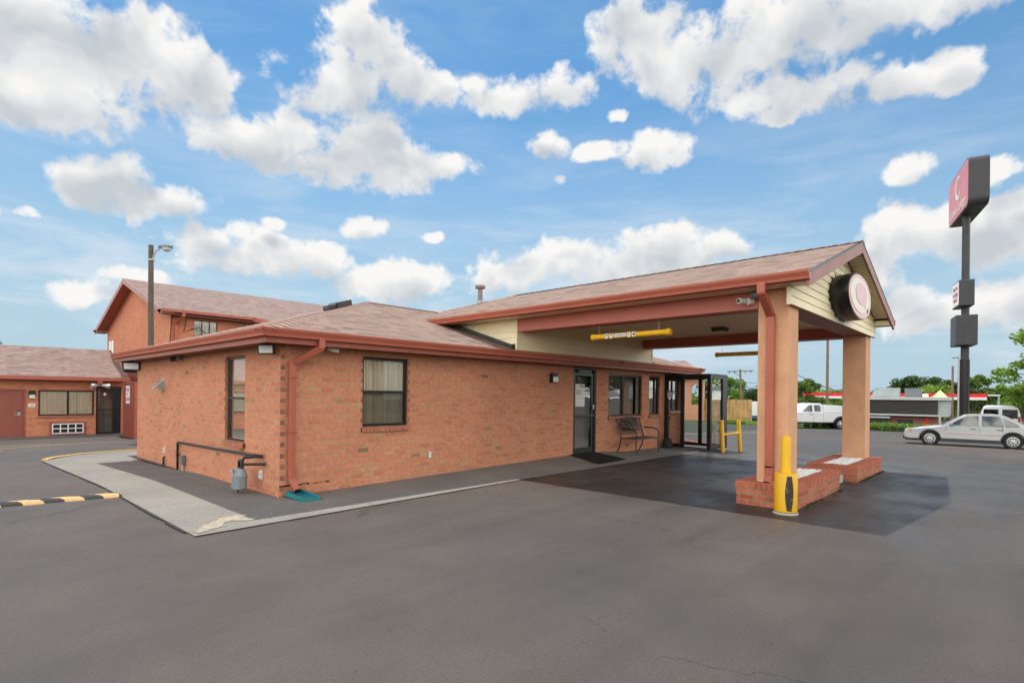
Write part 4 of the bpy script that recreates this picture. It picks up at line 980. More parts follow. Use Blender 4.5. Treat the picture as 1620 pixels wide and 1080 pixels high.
window(gw, fw_, -.1, 1.86, .4, 1.53, mull=(.92,), fw=.06, sill=True, curtain=[(-.1, .9, .3), (.95, 1.86, .3)])
window(gw, fw_, -8.6, -6.4, .4, 1.53, mull=(-7.5,), fw=.06, sill=True, curtain=[(-8.6, -6.4, .3)])
k = MB(); mbox(k, fw_, .28, 1.55, .003, .05, -.46, .12); ac = part('air_conditioner', k, 'red_fascia', gw)
k = MB(); u0, u1, z0, z1 = .36, 1.48, -.4, .05
for z in (z0, z1-.045, (z0+z1)/2-.02): mbox(k, fw_, u0, u1, .05, .075, z, z+.045)
for i in range(5): u = u0+(u1-.045-u0)*(i/4 if i not in (1, 2, 3) else i/4); mbox(k, fw_, u, u+.045, .05, .074, z0, z1)
part('grille', k, 'store_white', ac); k = MB(); mbox(k, fw_, u0+.03, u1-.03, .05, .056, z0+.03, z1-.03); part('coil', k, 'black_metal', ac)
k = MB()
mbox(k, fw_, 1.93, 2.0, -.06, .01, gz0, 1.72); mbox(k, fw_, 2.55, 2.63, -.06, .01, gz0, 1.72); mbox(k, fw_, 2.0, 2.55, -.06, .01, 1.62, 1.72); mbox(k, fw_, 2.0, 2.55, -.06, .01, gz0, gz0+.13); mbox(k, fw_, 2.0, 2.55, -.05, -.01, .62, .66)
gd = part('glass_door', k, 'black_metal', gw)
k = MB(); k.quad(fw_(1.97, -.03, gz0+.1), fw_(2.58, -.03, gz0+.1), fw_(2.58, -.03, 1.65), fw_(1.97, -.03, 1.65)); part('pane', k, 'glass', gd, recalc=False)
k = MB(); mbox(k, fw_, 2.22, 2.32, -.025, -.02, 1.3, 1.42); part('notice_sheet', k, 'white_plastic', gd)
k = MB(); mbox(k, fw_, 2.63, 2.9, -.11, -.1, gz0, 1.72); part('passage_shade_panel', k, 'black_metal', gw)  # black panel put in for the shade of the open passage
l2 = thing('wing_lamp', 'black and white wall lamp beside the red guest door', 'wall lamp', (-.32, wy0, 1.35))
k = MB(); mbox(k, fw_, -.43, -.2, .002, .12, 1.25, 1.5); part('housing', k, 'black_metal', l2, bev=.03); k = MB(); mbox(k, fw_, -.41, -.22, .03, .14, 1.17, 1.32); part('diffuser', k, 'lamp_lens', l2)
rs = thing('room_plate', 'small white room number plate under the wing lamp', 'sign', (-.32, wy0, .85))
k = MB(); mbox(k, fw_, -.43, -.2, .002, .02, .79, .94); part('plate', k, 'white_plastic', rs); part('lettering', text_mb('109', .09, fw_(-.315, .022, .865), (1, 0, 0), (0, 0, 1), .001), 'sticker_black', rs)
fl = thing('twin_floodlight', 'twin bullet floodlights hanging under the wing gutter', 'floodlight', (1.95, 22.8, 1.75))
part('base', MB().box(1.87, 2.06, 22.72, 22.9, 1.78, 1.97), 'red_fascia', fl)
for sx in (-1, 1): part('lamp_head', MB().tube([(1.96+sx*.08, 22.75, 1.76), (1.96+sx*.3, 22.6, 1.72), (1.96+sx*.34, 22.58, 1.71)], [.05, .11, .1], 14), 'galvanised', fl, sm=40)
rfn = thing('metal_fence', 'ribbed red metal fence panel between the wing and the office', 'fence', (2.6, 20.4, -.5))
k = MB(); fx = 2.58
n = 26
for i in range(n):
    y0, y1 = 19.35+2.1*i/n, 19.35+2.1*(i+1)/n; o = .02 if i % 2 else 0
    k.box(fx-o, fx+.06, y0, y1, gz(2.6, y0)-.05, 1.87)
part('panel', k, 'red_fascia', rfn)
k = MB(); k.box(fx-.06, fx+.07, 19.22, 19.34, -.6, 1.9); part('post', k, 'red_metal', rfn); k = MB(); k.box(fx-.05, fx+.08, 19.2, 21.45, 1.875, 1.91); part('top_rail', k, 'mauve_trim', rfn)
ps = thing('pool_sign', 'narrow white notice with red words on the red metal fence', 'sign', (fx-.03, 20.6, 1.2))
k = MB(); k.box(fx-.04, fx-.025, 20.22, 20.85, .98, 1.75); part('board', k, 'white_plastic', ps)
part('lettering', text_mb('POOL\nIS\nCLOSED', .2, (fx-.042, 20.53, 1.37), (0, -1, 0), (0, 0, 1), .002, sx=.82, bold=.004), 'sign_red_letter', ps)
wp = thing('light_pole', 'weathered wooden pole carrying one dusk light behind the office', 'light pole', (2.35, 16.42, -.4))
part('pole', MB().tube([(2.39, 16.37, -.5), (2.35, 16.42, 7.07)], [.12, .085], 16), 'pole_wood', wp, sm=50)
part('bracket', MB().tube([(2.4, 16.35, 6.55), (2.44, 16.32, 6.75), (2.5, 16.27, 6.88), (2.58, 16.2, 6.93)], .03, 8).box(2.27, 2.46, 16.3, 16.5, 6.48, 6.54), 'galvanised', wp, sm=50)
hd = Vector((2.7, 16.08, 6.97)); dx = Vector((.6829, -.7305, .0))
k = MB(); k.loft([[hd+dx*a+Vector((.7305, .6829, 0))*b*wd+Vector((0, 0, c)) for b, c in ((-1, 0), (-.8, .09), (0, .13), (.8, .09), (1, 0))] for a, wd in ((-.2, .07), (-.1, .13), (.1, .16), (.26, .13), (.3, .06))]); part('lamp_head', k, 'steel_grey', wp, sm=40)
k = MB(); k.loft([circ(hd+dx*.1+Vector((0, 0, z)), dx, (.7305, .6829, 0), a, b, 16) for z, a, b in ((.0, .19, .15), (-.06, .17, .14), (-.12, .08, .07))]); part('lens', k, 'lamp_lens', wp, sm=50)

# ------------------------------------------------------------------ two storey building
tb = thing('two_storey_building', 'two storey brick motel block with a gable end behind the office', 'building', (18, 26, -.5))
ty0, ty1, tx0, tx1 = 20.0, 32.2, 4.0, 34.; tr = 26.1; tsl = .33; ez = 5.12; er0 = 19.48
rz_ = lambda y: ez+tsl*(min(y, 2*tr-y)-er0)
k = MB(); wall_holes(k, WM('y-', ty0), tx0, tx1, -.8, 5.2, [(4.95, 5.95, 4.1, 4.8), (12, 13, 4.1, 4.8), (20, 21, 4.1, 4.8)], .1)
k.quad((tx0, ty0, -.8), (tx0, ty1, -.8), (tx0, ty1, rz_(ty1)-.05), (tx0, tr, rz_(tr)-.05), (tx0, ty0, rz_(ty0)-.05)); k.quad((tx1, ty0, -.8), (tx1, ty1, -.8), (tx1, ty1, 5.2), (tx1, ty0, 5.2)); k.quad((tx0, ty1, -.8), (tx1, ty1, -.8), (tx1, ty1, 5.2), (tx0, ty1, 5.2))
part('wall', k, 'brick_far', tb, recalc=False)
k = MB(); yy = [er0, tr, 2*tr-er0]
k.prism([(3.5, er0, ez), (3.5, tr, rz_(tr)), (3.5, yy[2], ez), (3.5, yy[2], ez-.06), (3.5, tr, rz_(tr)-.06), (3.5, er0, ez-.06)], (31, 0, 0)); tro = part('roof', k, 'shingles_far', tb)
k = MB(); k.prism([(7.45, er0, ez-.003), (9.4, 17.2, ez-tsl*2.28), (34, 17.2, ez-tsl*2.28), (34, er0, ez-.003)], (0, 0, -.06)); part('roof', k, 'shingles_far', tb, label='lower porch slope of the roof')
k = MB(); k.bar((7.4, er0, ez-.06), (9.35, 17.2, ez-tsl*2.28-.06), .06, .22); part('fascia', k, 'red_metal', tb)
for y_ in (er0, yy[2]):
    k = MB(); k.prism([(3.47, y_, ez+.01), (3.47, tr, rz_(tr)+.01), (3.47, tr, rz_(tr)-.26), (3.47, y_, ez-.24)], (.03, 0, 0)); part('rake_board', k, 'mauve_trim', tb)
    k = MB(); k.quad((3.5, y_, ez-.2), (3.5, tr, rz_(tr)-.2), (4.0, tr, rz_(tr)-.2), (4.0, y_, ez-.2)); part('rake_soffit', k, 'red_fascia', tb)
k = MB(); k.box(3.47, 4.0, er0-.005, 20.0, 4.93, 5.1); k.box(3.47, 4.0, ty1, yy[2]+.005, 4.93, 5.1); part('eave_return', k, 'mauve_trim', tb)
k = MB(); k.box(3.52, 7.35, er0-.11, er0-.005, 5.0, 5.13); k.box(3.4, 3.52, yy[2], yy[2]+.1, 5.0, 5.13); part('gutter', k, 'red_metal', tb)
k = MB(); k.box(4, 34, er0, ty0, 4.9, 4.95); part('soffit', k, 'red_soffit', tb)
k = MB(); downspout(k, [(4.35, er0-.06, 5.0), (4.35, er0-.06, 4.86), (4.2, ty0-.07, 4.55), (4.2, ty0-.07, -.4)], .12, .1, (0, -1, 0)); part('downspout', k, 'red_metal', tb)
window(tb, WM('y-', ty0), 4.95, 5.95, 4.1, 4.8, mull=(5.3, 5.62), fw=.022, sill=False, curtain=[(4.9, 6, 4.0)])
for a in (12, 20): window(tb, WM('y-', ty0), a, a+1, 4.1, 4.8, mull=(a+.5,), fw=.05, sill=False)
k = MB(); k.tube([(4.62, 19.93, 4.78), (4.5, 19.93, 4.2), (4.8, 19.93, 4.35), (5.1, 19.9, 4.48), (5.6, 19.88, 4.1), (6.5, 19.86, 3.5)], .018, 5); k.tube([(4.05, 19.96, 4.9), (4.0, 19.95, 4.3), (3.97, 19.95, 3.7), (4.0, 19.95, 3.0)], .02, 5); k.tube([(6.75, 19.6, 4.95), (7.0, 19.5, 4.75), (7.1, 19.45, 4.6)], .03, 6)
part('cable', k, 'bronze', tb, sm=60)
rsn = thing('block_sign', 'narrow upright white sign with dark letters on the gable wall', 'sign', (3.95, 31.1, 4))
k = MB(); k.box(3.965, 3.99, 30.3, 31.85, 3.7, 4.38); bd_ = None
k = MB(); k.box(3.965, 3.99, 30.55, 31.55, 3.66, 4.42); part('board', k, 'white_plastic', rsn)
part('lettering', text_mb('R\nO\nO\nM\nS', .17, (3.962, 31.05, 4.04), (0, -1, 0), (0, 0, 1), .002, sx=2.0), 'sticker_black', rsn)

# ------------------------------------------------------------------ pole sign
psn = thing('pole_sign', 'tall roadside motel sign on a dark pole above the parked sedan', 'pole sign', (33.4, -5.5, -.75))
part('pole', MB().tube([(33.43, -5.55, -.9), (33.43, -5.55, 11.4)], [.185, .165], 20), 'charcoal_panel', psn, sm=50)
part('sleeve', MB().tube([(33.43, -5.55, .3), (33.43, -5.55, 3.6)], .21, 20), 'black_metal', psn, sm=50)
def cabinet(N, F, S, zt, zb, face, rad, zt2=None):
    N, F, S = Vector((*N, 0)), Vector((*F, 0)), Vector((*S, 0)); ex = F-N; dn = (S-N)
    dn = dn-ex.normalized()*dn.dot(ex.normalized())
    L = ex.length; exn = ex.normalized(); pts = []
    cs = [(rad, zb+rad, math.pi, 1.5*math.pi), (L-rad, zb+rad, 1.5*math.pi, 2*math.pi), (L-rad, zt-rad, 0, .5*math.pi), (rad, zt-rad, .5*math.pi, math.pi)]
    for cx, cz, a0, a1 in cs:
        for i in range(6): a = a0+(a1-a0)*i/5; pts.append((cx+rad*math.cos(a), cz+rad*math.sin(a)))
    P = lambda u, z, o: N+exn*u+Vector((0, 0, z))+dn.normalized()*o
    k = MB(); k.prism([P(u, z, 0) for u, z in pts], dn)
    c_ = part('cabinet', k, 'charcoal_panel', psn, bev=.02)
    if face:
        i_ = .07; sc = lambda u, z: ((u-L/2)*(1-2*i_/L)+L/2, (z-(zt+zb)/2)*(1-2*i_/(zt-zb))+(zt+zb)/2)
        k = MB(); k.prism([P(*sc(u, z), -.012) for u, z in pts], dn.normalized()*.011); part('face', k, face, c_)
    return c_, P, L, exn, dn.normalized()
zt, zb = 13.45, 11.05
c_, P, L, exn, dnn = cabinet((31.3, -5.77), (35.72, -4.64), (31.52, -6.55), zt, zb, 'sign_pink', .35)
# letters on the face: text runs far -> near is mirrored, so read direction goes from far end to near end
rd = -exn
k = text_mb('Econo Lodge', .68, P(L*.52, zb+.5, -.02), rd, UP, .004, sx=1.0, bold=.01); part('lettering', k, 'sign_letter', c_)
k = MB(); cc0 = P(L*.5, zb+1.55, -.02)
outer = [cc0+rd*(.62*math.cos(a)*1.0)+UP*.62*math.sin(a) for a in [R(35)+R(300)*i/40 for i in range(41)]]
inner = [cc0+rd*(.1+.44*math.cos(a))+UP*(.05+.46*math.sin(a)) for a in [R(35)+R(290)*i/40 for i in range(41)]]
for i in range(40): k.quad(outer[i], outer[i+1], inner[i+1], inner[i])
k.v += []; part('logo_mark', k, 'sign_cream', c_, recalc=False)
k = MB()
for i in range(9):
    z = zb+.95+.2*i
    if zb+.9 < z < zt-.2:
        for a, b_ in ((.12, .3), (.7, .9)): k.prism([P(L*a, z, -.016), P(L*b_, z+.01, -.016), P(L*b_, z+.03, -.016), P(L*a, z+.025, -.016)], dnn*.003)
part('stripe', k, 'sign_letter', c_)
c_, P, L, exn, dnn = cabinet((32.67, -5.35), (34.3, -4.95), (32.85, -5.95), 7.65, 6.33, 'sticker_white', .03)
rd = -exn; part('lettering', text_mb('Thank You\nFor Staying\nWith Us', .3, P(L*.5, 7.0, -.02), rd, UP, .003, sx=.85), 'sign_red_letter', c_)
cabinet((32.47, -5.25), (34.0, -4.9), (32.68, -6.1), 5.83, 4.3, None, .03)

# ------------------------------------------------------------------ vehicles
def lprism(pts, y0, y1): return MB().prism([(x, y0, z) for x, z in pts], (0, y1-y0, 0))
def arch(xc, zc, r, z0, n=12, rev=False):
    a0 = math.asin(clamp((z0-zc)/r, -1, 1)); pts = [(xc+r*math.cos(a), zc+r*math.sin(a)) for a in [a0+(math.pi-2*a0)*i/n for i in range(n+1)]]
    return pts[::-1] if rev else pts
def wheel(parent, x, y, r, w, rim, spokes, side):
    sgn = side
    sec = [(.0, -.5), (.62, -.5), (.92, -.48), (1, -.3), (1, .3), (.92, .48), (.66, .5), (.64, .3)]
    t_ = part('wheel', MB().loft([[(x+r*q*math.cos(a), y+w*o*sgn, r+r*q*math.sin(a)) for a in [2*math.pi*i/28 for i in range(28)]] for q, o in sec[1:]], cap=True), 'tyre', parent, sm=40, local=True)
    ORG[t_] = Vector((0, 0, 0))
    k = MB(); yo = y+sgn*w*.40
    k.loft([[(x+r*q*math.cos(a), yo+sgn*o, r+r*q*math.sin(a)) for a in [2*math.pi*i/28 for i in range(28)]] for q, o in ((.66, -.02), (.66, .025), (.6, .03), (.57, .012), (.2, .015), (.14, .03), (.05, .032))], cap=True)
    part('rim', k, 'alloy', t_, sm=35, local=True)
    k = MB()
    for i in range(spokes):
        a = 2*math.pi*(i+.5)/spokes; c0 = Vector((x+r*.44*math.cos(a), yo+sgn*.019, r+r*.44*math.sin(a))); ra = Vector((math.cos(a), 0, math.sin(a))); tg = Vector((-math.sin(a), 0, math.cos(a)))
        k.obox(c0, ra*r*.085, tg*r*.9*(math.pi/spokes)*.28, Vector((0, .006, 0)))
    part('slot', k, 'black_metal', t_, local=True)
def tuck(mb, zb, zt, k, xk=0):                  # narrow the upper part (tumblehome)
    for p in mb.v:
        if p.z > zb: f = clamp((p.z-zb)/(zt-zb)); p.y *= 1-k*f
    return mb
def side_glass(parent, pts, hw, zb, zt, k, mat='car_glass', nm='window', lift=.008):
    for sd in (1, -1):
        m = MB()
        def q(x, z, e): return Vector((x, sd*((hw)*(1-k*clamp((z-zb)/(zt-zb)))+e), z))
        m.prism([q(x, z, lift) for x, z in pts], (0, -sd*.02, 0)); part(nm, m, mat, parent, local=True)

# silver sedan (x forward)
sd_ = thing('sedan', 'silver four-door sedan parked under the tall sign', 'car', (27.67, -6.13, -.495), rz=R(93.4))
wb = 1.36; rw = .315; hw = .87
low = [(2.28, .3), (2.32, .42), (2.3, .56), (2.2, .68), (1.6, .80), (.95, .885), (.4, .91), (-.9, .93), (-1.75, .93), (-2.2, .9), (-2.36, .82), (-2.38, .5), (-2.3, .33)]
low += [(-1.7, .26)]+arch(-wb, rw+.01, .375, .26, rev=True)[0:0]
bottom = [(-2.2, .27)]+[(p[0], p[1]) for p in arch(-wb, rw, .365, .27)][::-1]+[(p[0], p[1]) for p in arch(wb, rw, .365, .27)][::-1]+[(2.1, .27)]
body = lprism([(x, z) for x, z in low[:13]]+bottom, -hw, hw)
for p in body.v:
    if abs(p.x) > 1.75: p.y *= 1-.13*((abs(p.x)-1.75)/.62)**1.6
    if p.z > .6: p.y *= 1-.05*(p.z-.6)/.35
bo = part('body', body, 'car_silver', sd_, bev=.05, sm=35, local=True)
cab = tuck(lprism([(.98, .87), (.2, 1.37), (.0, 1.405), (-.75, 1.415), (-1.05, 1.38), (-1.85, .93), (-1.85, .85), (.98, .85)], -hw*.95, hw*.95), .88, 1.42, .2)
part('cabin', cab, 'car_silver', sd_, bev=.04, sm=35, local=True)
hwc = hw*.955
side_glass(sd_, [(.72, .93), (.12, 1.33), (-.28, 1.345), (-.28, .93)], hwc, .88, 1.42, .2); side_glass(sd_, [(-.38, .93), (-.38, 1.345), (-.9, 1.34), (-.98, 1.3), (-1.08, .93)], hwc, .88, 1.42, .2); side_glass(sd_, [(-1.12, .93), (-1.03, 1.28), (-1.12, 1.25), (-1.52, 1.02), (-1.56, .93)], hwc, .88, 1.42, .2)
k = MB(); k.prism([(.93, -.68, .9), (.93, .68, .9), (.24, .6, 1.345), (.24, -.6, 1.345)], (.012, 0, .02)); part('windscreen', k, 'car_glass', sd_, local=True)
k = MB(); k.prism([(-1.8, -.66, .965), (-1.8, .66, .965), (-1.1, .58, 1.365), (-1.1, -.58, 1.365)], (-.012, 0, .02)); part('rear_window', k, 'car_glass', sd_, local=True)
for s_ in (1, -1):
    y = hw*s_
    k = MB()
    for a, b_ in ((.78, -.28), (-.36, -1.02)): k.bar((a, y+s_*.008, .56), (b_, y+s_*.008, .56), .018, .035)
    part('side_moulding', k, 'car_gold', sd_, local=True)
    k = MB(); k.box(-1.0, 1.0, y-.02, y+.006, .24, .35); part('sill_panel', k, 'car_trim', sd_, local=True)
    k = MB()
    for a in (-.2, -1.05): k.box(a-.0, a+.2, y*.985-.012, y*.985+.014, .76, .79)
    part('door_handle', k, 'car_trim', sd_, local=True)
    k = MB()
    for a, z0, z1 in ((.8, .36, .9), (-.33, .36, .92), (-1.05, .7, .92)): k.box(a, a+.01, y*.99-.008, y*.99+.007, z0, z1)
    part('door_seam', k, 'car_trim', sd_, local=True)
    k = MB(); k.obox((.62, s_*.93, .98), (.06, .02*s_, 0), (0, .09, 0), (0, 0, .055)); part('mirror', k, 'car_silver', sd_, bev=.02, local=True)
    k = MB(); k.obox((2.23, s_*.52, .62), (.03, -.02*s_, .01), (0, .2, 0), (0, 0, .06)); part('headlight', k, 'headlamp', sd_, local=True)
    k = MB(); k.obox((2.1, s_*.77, .63), (.09, -.03*s_, 0), (0, .03, 0), (0, 0, .055)); part('indicator', k, 'amber', sd_, local=True)
    k = MB(); k.obox((-2.35, s_*.6, .75), (.02, 0, 0), (0, .2, 0), (0, 0, .08)); part('tail_light', k, 'tail_red', sd_, local=True)
    for x in (wb, -wb): wheel(sd_, x, s_*.76, rw, .2, .2, 10, s_)
k = MB(); k.box(-2.2, 2.25, -.7, .7, .2, .3); part('underbody', k, 'car_trim', sd_, local=True)
k = MB(); k.box(2.25, 2.34, -.72, .72, .26, .4); part('bumper', k, 'car_trim', sd_, bev=.02, local=True)
for x in (wb, -wb):
    k = MB(); k.tube([(x, -.62, rw), (x, .62, rw)], .34, 20)
    part('wheel_well', k, 'black_metal', sd_, local=True)

# white pickup with a cap on its bed
ang = math.atan2(.7305, -.6829)
tk = thing('pickup_truck', 'white extended-cab pickup with a white bed cover seen between the columns', 'pickup truck', (42.45, 3.97, -.79), rz=ang)
hw = .98; rw = .39; w0, w1 = 2.05, -1.62
bot = [(-2.55, .52)]+arch(w1, rw, .5, .52)[::-1]+arch(w0, rw, .5, .52)[::-1]+[(2.85, .5)]
bd = lprism([(2.95, .6), (2.95, 1.1), (2.8, 1.2), (1.55, 1.26), (1.2, 1.27), (-.3, 1.27), (-.32, 1.2), (-2.6, 1.2), (-2.62, .6)]+bot, -hw, hw)
part('body', bd, 'car_white', tk, bev=.05, sm=35, local=True)
cb_ = tuck(lprism([(1.45, 1.22), (.75, 1.86), (.5, 1.92), (-.15, 1.92), (-.28, 1.86), (-.34, 1.22)], -.93, .93), 1.25, 1.92, .16)
part('cab', cb_, 'car_white', tk, bev=.05, sm=35, local=True)
side_glass(tk, [(1.2, 1.3), (.7, 1.76), (.46, 1.8), (.46, 1.3)], .935, 1.25, 1.92, .16); side_glass(tk, [(.3, 1.32), (.3, 1.8), (-.1, 1.8), (-.16, 1.74), (-.16, 1.32)], .935, 1.25, 1.92, .16)
cp_ = tuck(lprism([(-.42, 1.215), (-.45, 1.8), (-1.3, 1.78), (-2.45, 1.68), (-2.58, 1.215)], -.94, .94), 1.22, 1.8, .06); part('bed_cap', cp_, 'car_white', tk, bev=.03, sm=35, local=True)
for s_ in (1, -1):
    y = hw*s_
    k = MB(); ar = arch(w1, rw, .5, .5, 14); ar2 = arch(w1, rw, .6, .5, 14)
    for i in range(14): k.prism([(ar[i][0], y-.01*s_, ar[i][1]), (ar2[i][0], y-.01*s_, ar2[i][1]), (ar2[i+1][0], y-.01*s_, ar2[i+1][1]), (ar[i+1][0], y-.01*s_, ar[i+1][1])], (0, s_*.05, 0))
    part('fender_flare', k, 'car_trim', tk, local=True)
    k = MB()
    for x in (-.34, .42): k.box(x, x+.012, y*.995-.01, y*.995+.008, .62, 1.25)
    part('door_seam', k, 'car_trim', tk, local=True)
    k = MB(); k.box(.5, .75, y*.99-.012, y*.99+.016, 1.08, 1.12); part('door_handle', k, 'car_trim', tk, local=True)
    k = MB(); k.box(-2.64, -2.58, y*.8-.1, y*.8+.1, .8, 1.15); part('tail_light', k, 'tail_red', tk, local=True)
    for x in (w0, w1): wheel(tk, x, s_*.86, rw, .26, .25, 5, s_)
k = MB(); k.box(-2.5, 2.8, -.75, .75, .42, .56); part('underbody', k, 'car_trim', tk, local=True)
for x in (w0, w1):
    k = MB(); k.tube([(x, -.75, rw+.03), (x, .75, rw+.03)], .44, 20)
    part('wheel_well', k, 'black_metal', tk, local=True)

# white van behind the sedan, seen from its back
vn = thing('van', 'white van with two rear windows parked behind the sedan', 'van', (44.2, -6.6, -.78), rz=R(3))
pr = [(-.95, .35), (-.97, 1.0), (-.9, 1.5), (-.78, 1.86), (-.6, 1.95), (.6, 1.95), (.78, 1.86), (.9, 1.5), (.97, 1.0), (.95, .35)]
part('body', MB().loft([[(x, y*q, z if z < 1 else 1+(z-1)*zz) for y, z in pr] for x, q, zz in ((-2.3, .98, .96), (-2.2, 1, 1), (1.2, 1, 1), (1.9, .97, .3), (2.6, .92, .1))]), 'car_white', vn, sm=35, bev=.03, local=True)
for y in (-.44, .44): k = MB(); k.box(-2.325, -2.3, y-.35, y+.35, 1.18, 1.72); part('rear_window', k, 'car_glass', vn, local=True)
for y in (-.87, .87): k = MB(); k.box(-2.33, -2.3, y-.06, y+.06, .9, 1.3); part('tail_light', k, 'tail_red', vn, local=True)
k = MB(); k.box(-2.42, -2.28, -.95, .95, .35, .55); part('bumper', k, 'car_trim', vn, local=True, bev=.03)
for y in (-.9, .9):
    for x in (-1.4, 1.6): wheel(vn, x, y*.93, .34, .22, .2, 6, 1 if y > 0 else -1)

# ------------------------------------------------------------------ plants
def tree_proto(seed, h, cr, nb, nl, size, trunk_h, spread=1.):
    rng = random.Random(seed); cb = MB(); tb_ = MB()
    top = Vector((rng.uniform(-.3, .3), rng.uniform(-.3, .3), h*.75))
    tb_.tube([(0, 0, -.4), (.05, 0, trunk_h*.5), (top.x*.4, top.y*.4, trunk_h), top], [h*.03, h*.024, h*.018, h*.006], 8)
    for i in range(nb):
        a = rng.uniform(0, 6.28); zf = rng.random(); rr = cr*math.sqrt(rng.random())*(1-.45*max(0, zf-.4))*spread
        c = Vector((rr*math.cos(a), rr*math.sin(a), trunk_h*.8+(h-trunk_h*.8)*(.12+.8*zf)))
        r0 = cr*rng.uniform(.22, .46)
        leafy(cb, c, (r0, r0, r0*.72), int(nl/nb), size, rng=rng)
        if i % 2 == 0:
            s0 = Vector((0, 0, trunk_h*rng.uniform(.6, 1.1))); tb_.tube([s0, s0.lerp(c, .5)+Vector((0, 0, -.2)), c], [h*.012, h*.008, h*.003], 5)
    return cb, tb_
PROTO = {}
def make_tree(kind, loc, sc, rz, label, group, lm, sz=1.):
    key = (kind, lm)
    if key not in PROTO:
        sd, h, cr, nb, nl, size, th_ = kind
        cb, tb_ = tree_proto(sd, h, cr, nb, nl, size, th_)
        r_t = thing('tree', label, 'tree', loc, group)
        a = part('crown', cb, lm, r_t, local=True, recalc=False); b = part('trunk', tb_, 'trunk_bark', r_t, local=True, sm=60)
        PROTO[key] = (r_t, a, b); o = r_t
    else:
        p0, a, b = PROTO[key]; o = p0.copy(); col.objects.link(o); o.location = loc
        for ch in (a, b): c = ch.copy(); col.objects.link(c); c.parent = o
        setp(o, label, 'tree', group)
    o.scale = (sc*sz, sc*sz, sc); o.rotation_euler.z = rz
    return o
K1 = (21, 9, 3.6, 30, 5200, .26, 2.6); K2 = (33, 10, 3.2, 26, 4600, .27, 3.0); K3 = (47, 8, 4.2, 34, 5600, .24, 2.2)
def D(px, dep, z=-3.4):
    v = CAM+FW*dep+RT*((px-810)/874.3*dep); return (v.x, v.y, z)
TG = 'trees beyond the parking lot'
make_tree(K1, D(1152, 78, -1.6), .66, .3, 'bright green tree behind the wooden fence left of the utility pole', TG, 'leaf_light')
make_tree(K2, D(1128, 90, -2), .72, 1.3, 'dark tree seen through the vestibule glass', TG, 'leaf_mid')
make_tree(K3, D(1196, 92, -3), .76, 2.3, 'dark rounded tree behind the fence right of the utility pole', TG, 'leaf_dark')
make_tree(K2, D(1270, 84, -3.4), .78, .8, 'tall green tree by the thin pole between the columns', TG, 'leaf_mid', 1.1)
make_tree(K3, D(1318, 115, -3.4), .85, 1.1, 'round green tree above the red gas station roof between the columns', TG, 'leaf_light')
make_tree(K1, D(1360, 118, -3.4), .72, 2.2, 'tree partly hidden behind the farther stucco column', TG, 'leaf_mid')
make_tree(K3, D(1402, 125, -3.4), .86, .2, 'low tree at the left end of the restaurant roof', TG, 'leaf_mid')
make_tree(K1, D(1452, 112, -3.4), 1.05, 1.9, 'large dark tree rising over the restaurant roof units', TG, 'leaf_dark', 1.15)
make_tree(K3, D(1474, 100, -3.4), .93, 3.0, 'lighter green tree right of the large dark tree', TG, 'leaf_light')
make_tree(K2, D(1508, 100, -3.4), .84, 2.6, 'loose tree behind the two slim poles left of the sign pole', TG, 'leaf_dark')
make_tree(K2, D(1540, 118, -3.4), 1.02, .4, 'dark tree right of the sign pole', TG, 'leaf_mid')
make_tree(K3, D(1566, 118, -3.4), .95, 1.4, 'wide pale green tree above the right end of the gas station roof', TG, 'leaf_mid', 1.1)
make_tree(K1, D(1612, 85, -3.4), .82, 4.4, 'green tree behind the van at the right edge', TG, 'leaf_light')
make_tree(K2, D(-30, 62, -.6), .8, .4, 'tree top peeping over the roof of the guest wing', TG, 'leaf_light')
# trees across the road behind the camera, seen only as reflections in the glass
for i, (x, y) in enumerate(((0, -44), (11, -40), (22, -46), (33, -41), (46, -45), (60, -41), (76, -44), (-22, 30), (-30, 42), (-36, 18), (-40, 55))):
    make_tree((K1, K2, K3)[i % 3], (x, y, 0), 1.15, i*1.7, 'green tree across the road facing the office windows', 'trees across the road', ('leaf_mid', 'leaf_dark')[i % 2])
# near tree at the right edge
rng = random.Random(5); nt_ = thing('near_tree', 'light green broad-leaved tree cut by the right picture edge', 'tree', (42.1, -9.95, -.75))
cb = MB(); tb_ = MB(); tb_.tube([(0, 0, -.3), (.1, 0, 1.8), (.1, .1, 4.5)], [.2, .15, .06], 10)
for i in range(64):
    a = rng.uniform(0, 6.28); z = rng.uniform(2.3, 6.6); rr = rng.uniform(.8, 3.4)*(1-.35*abs(z-3.6)/3)
    c = Vector((rr*math.cos(a), rr*math.sin(a), z)); r0 = rng.uniform(.35, .75)
    leafy(cb, c, (r0*1.35, r0*1.35, r0*.6), 210, .12, rng=rng); tb_.tube([(.05, 0, max(1.3, z-1.4)), c*.6+Vector((0, 0, z*.4-.25)), c], [.05, .03, .01], 5)
part('crown', cb, 'leaf_near', nt_, local=True, recalc=False); part('trunk', tb_, 'trunk_bark', nt_, local=True, sm=60)
# far wood as one mass
rng = random.Random(8); fm = MB()
for i in range(150):
    px = rng.uniform(1085, 1760); dep = rng.uniform(125, 165); c = D(px, dep, -3.4)
    h = rng.uniform(3.5, 6.6); leafy(fm, (c[0], c[1], -3.4+h*.55), (3.4, 3.4, h*.55), 150, .5, rng=rng)
o = bpy.data.objects.new('far_wood', mesh('far_wood', fm, 'leaf_mid', recalc=False)); col.objects.link(o)
setp(o, 'distant green wood along the horizon behind the gas station', 'wood', kind='stuff')
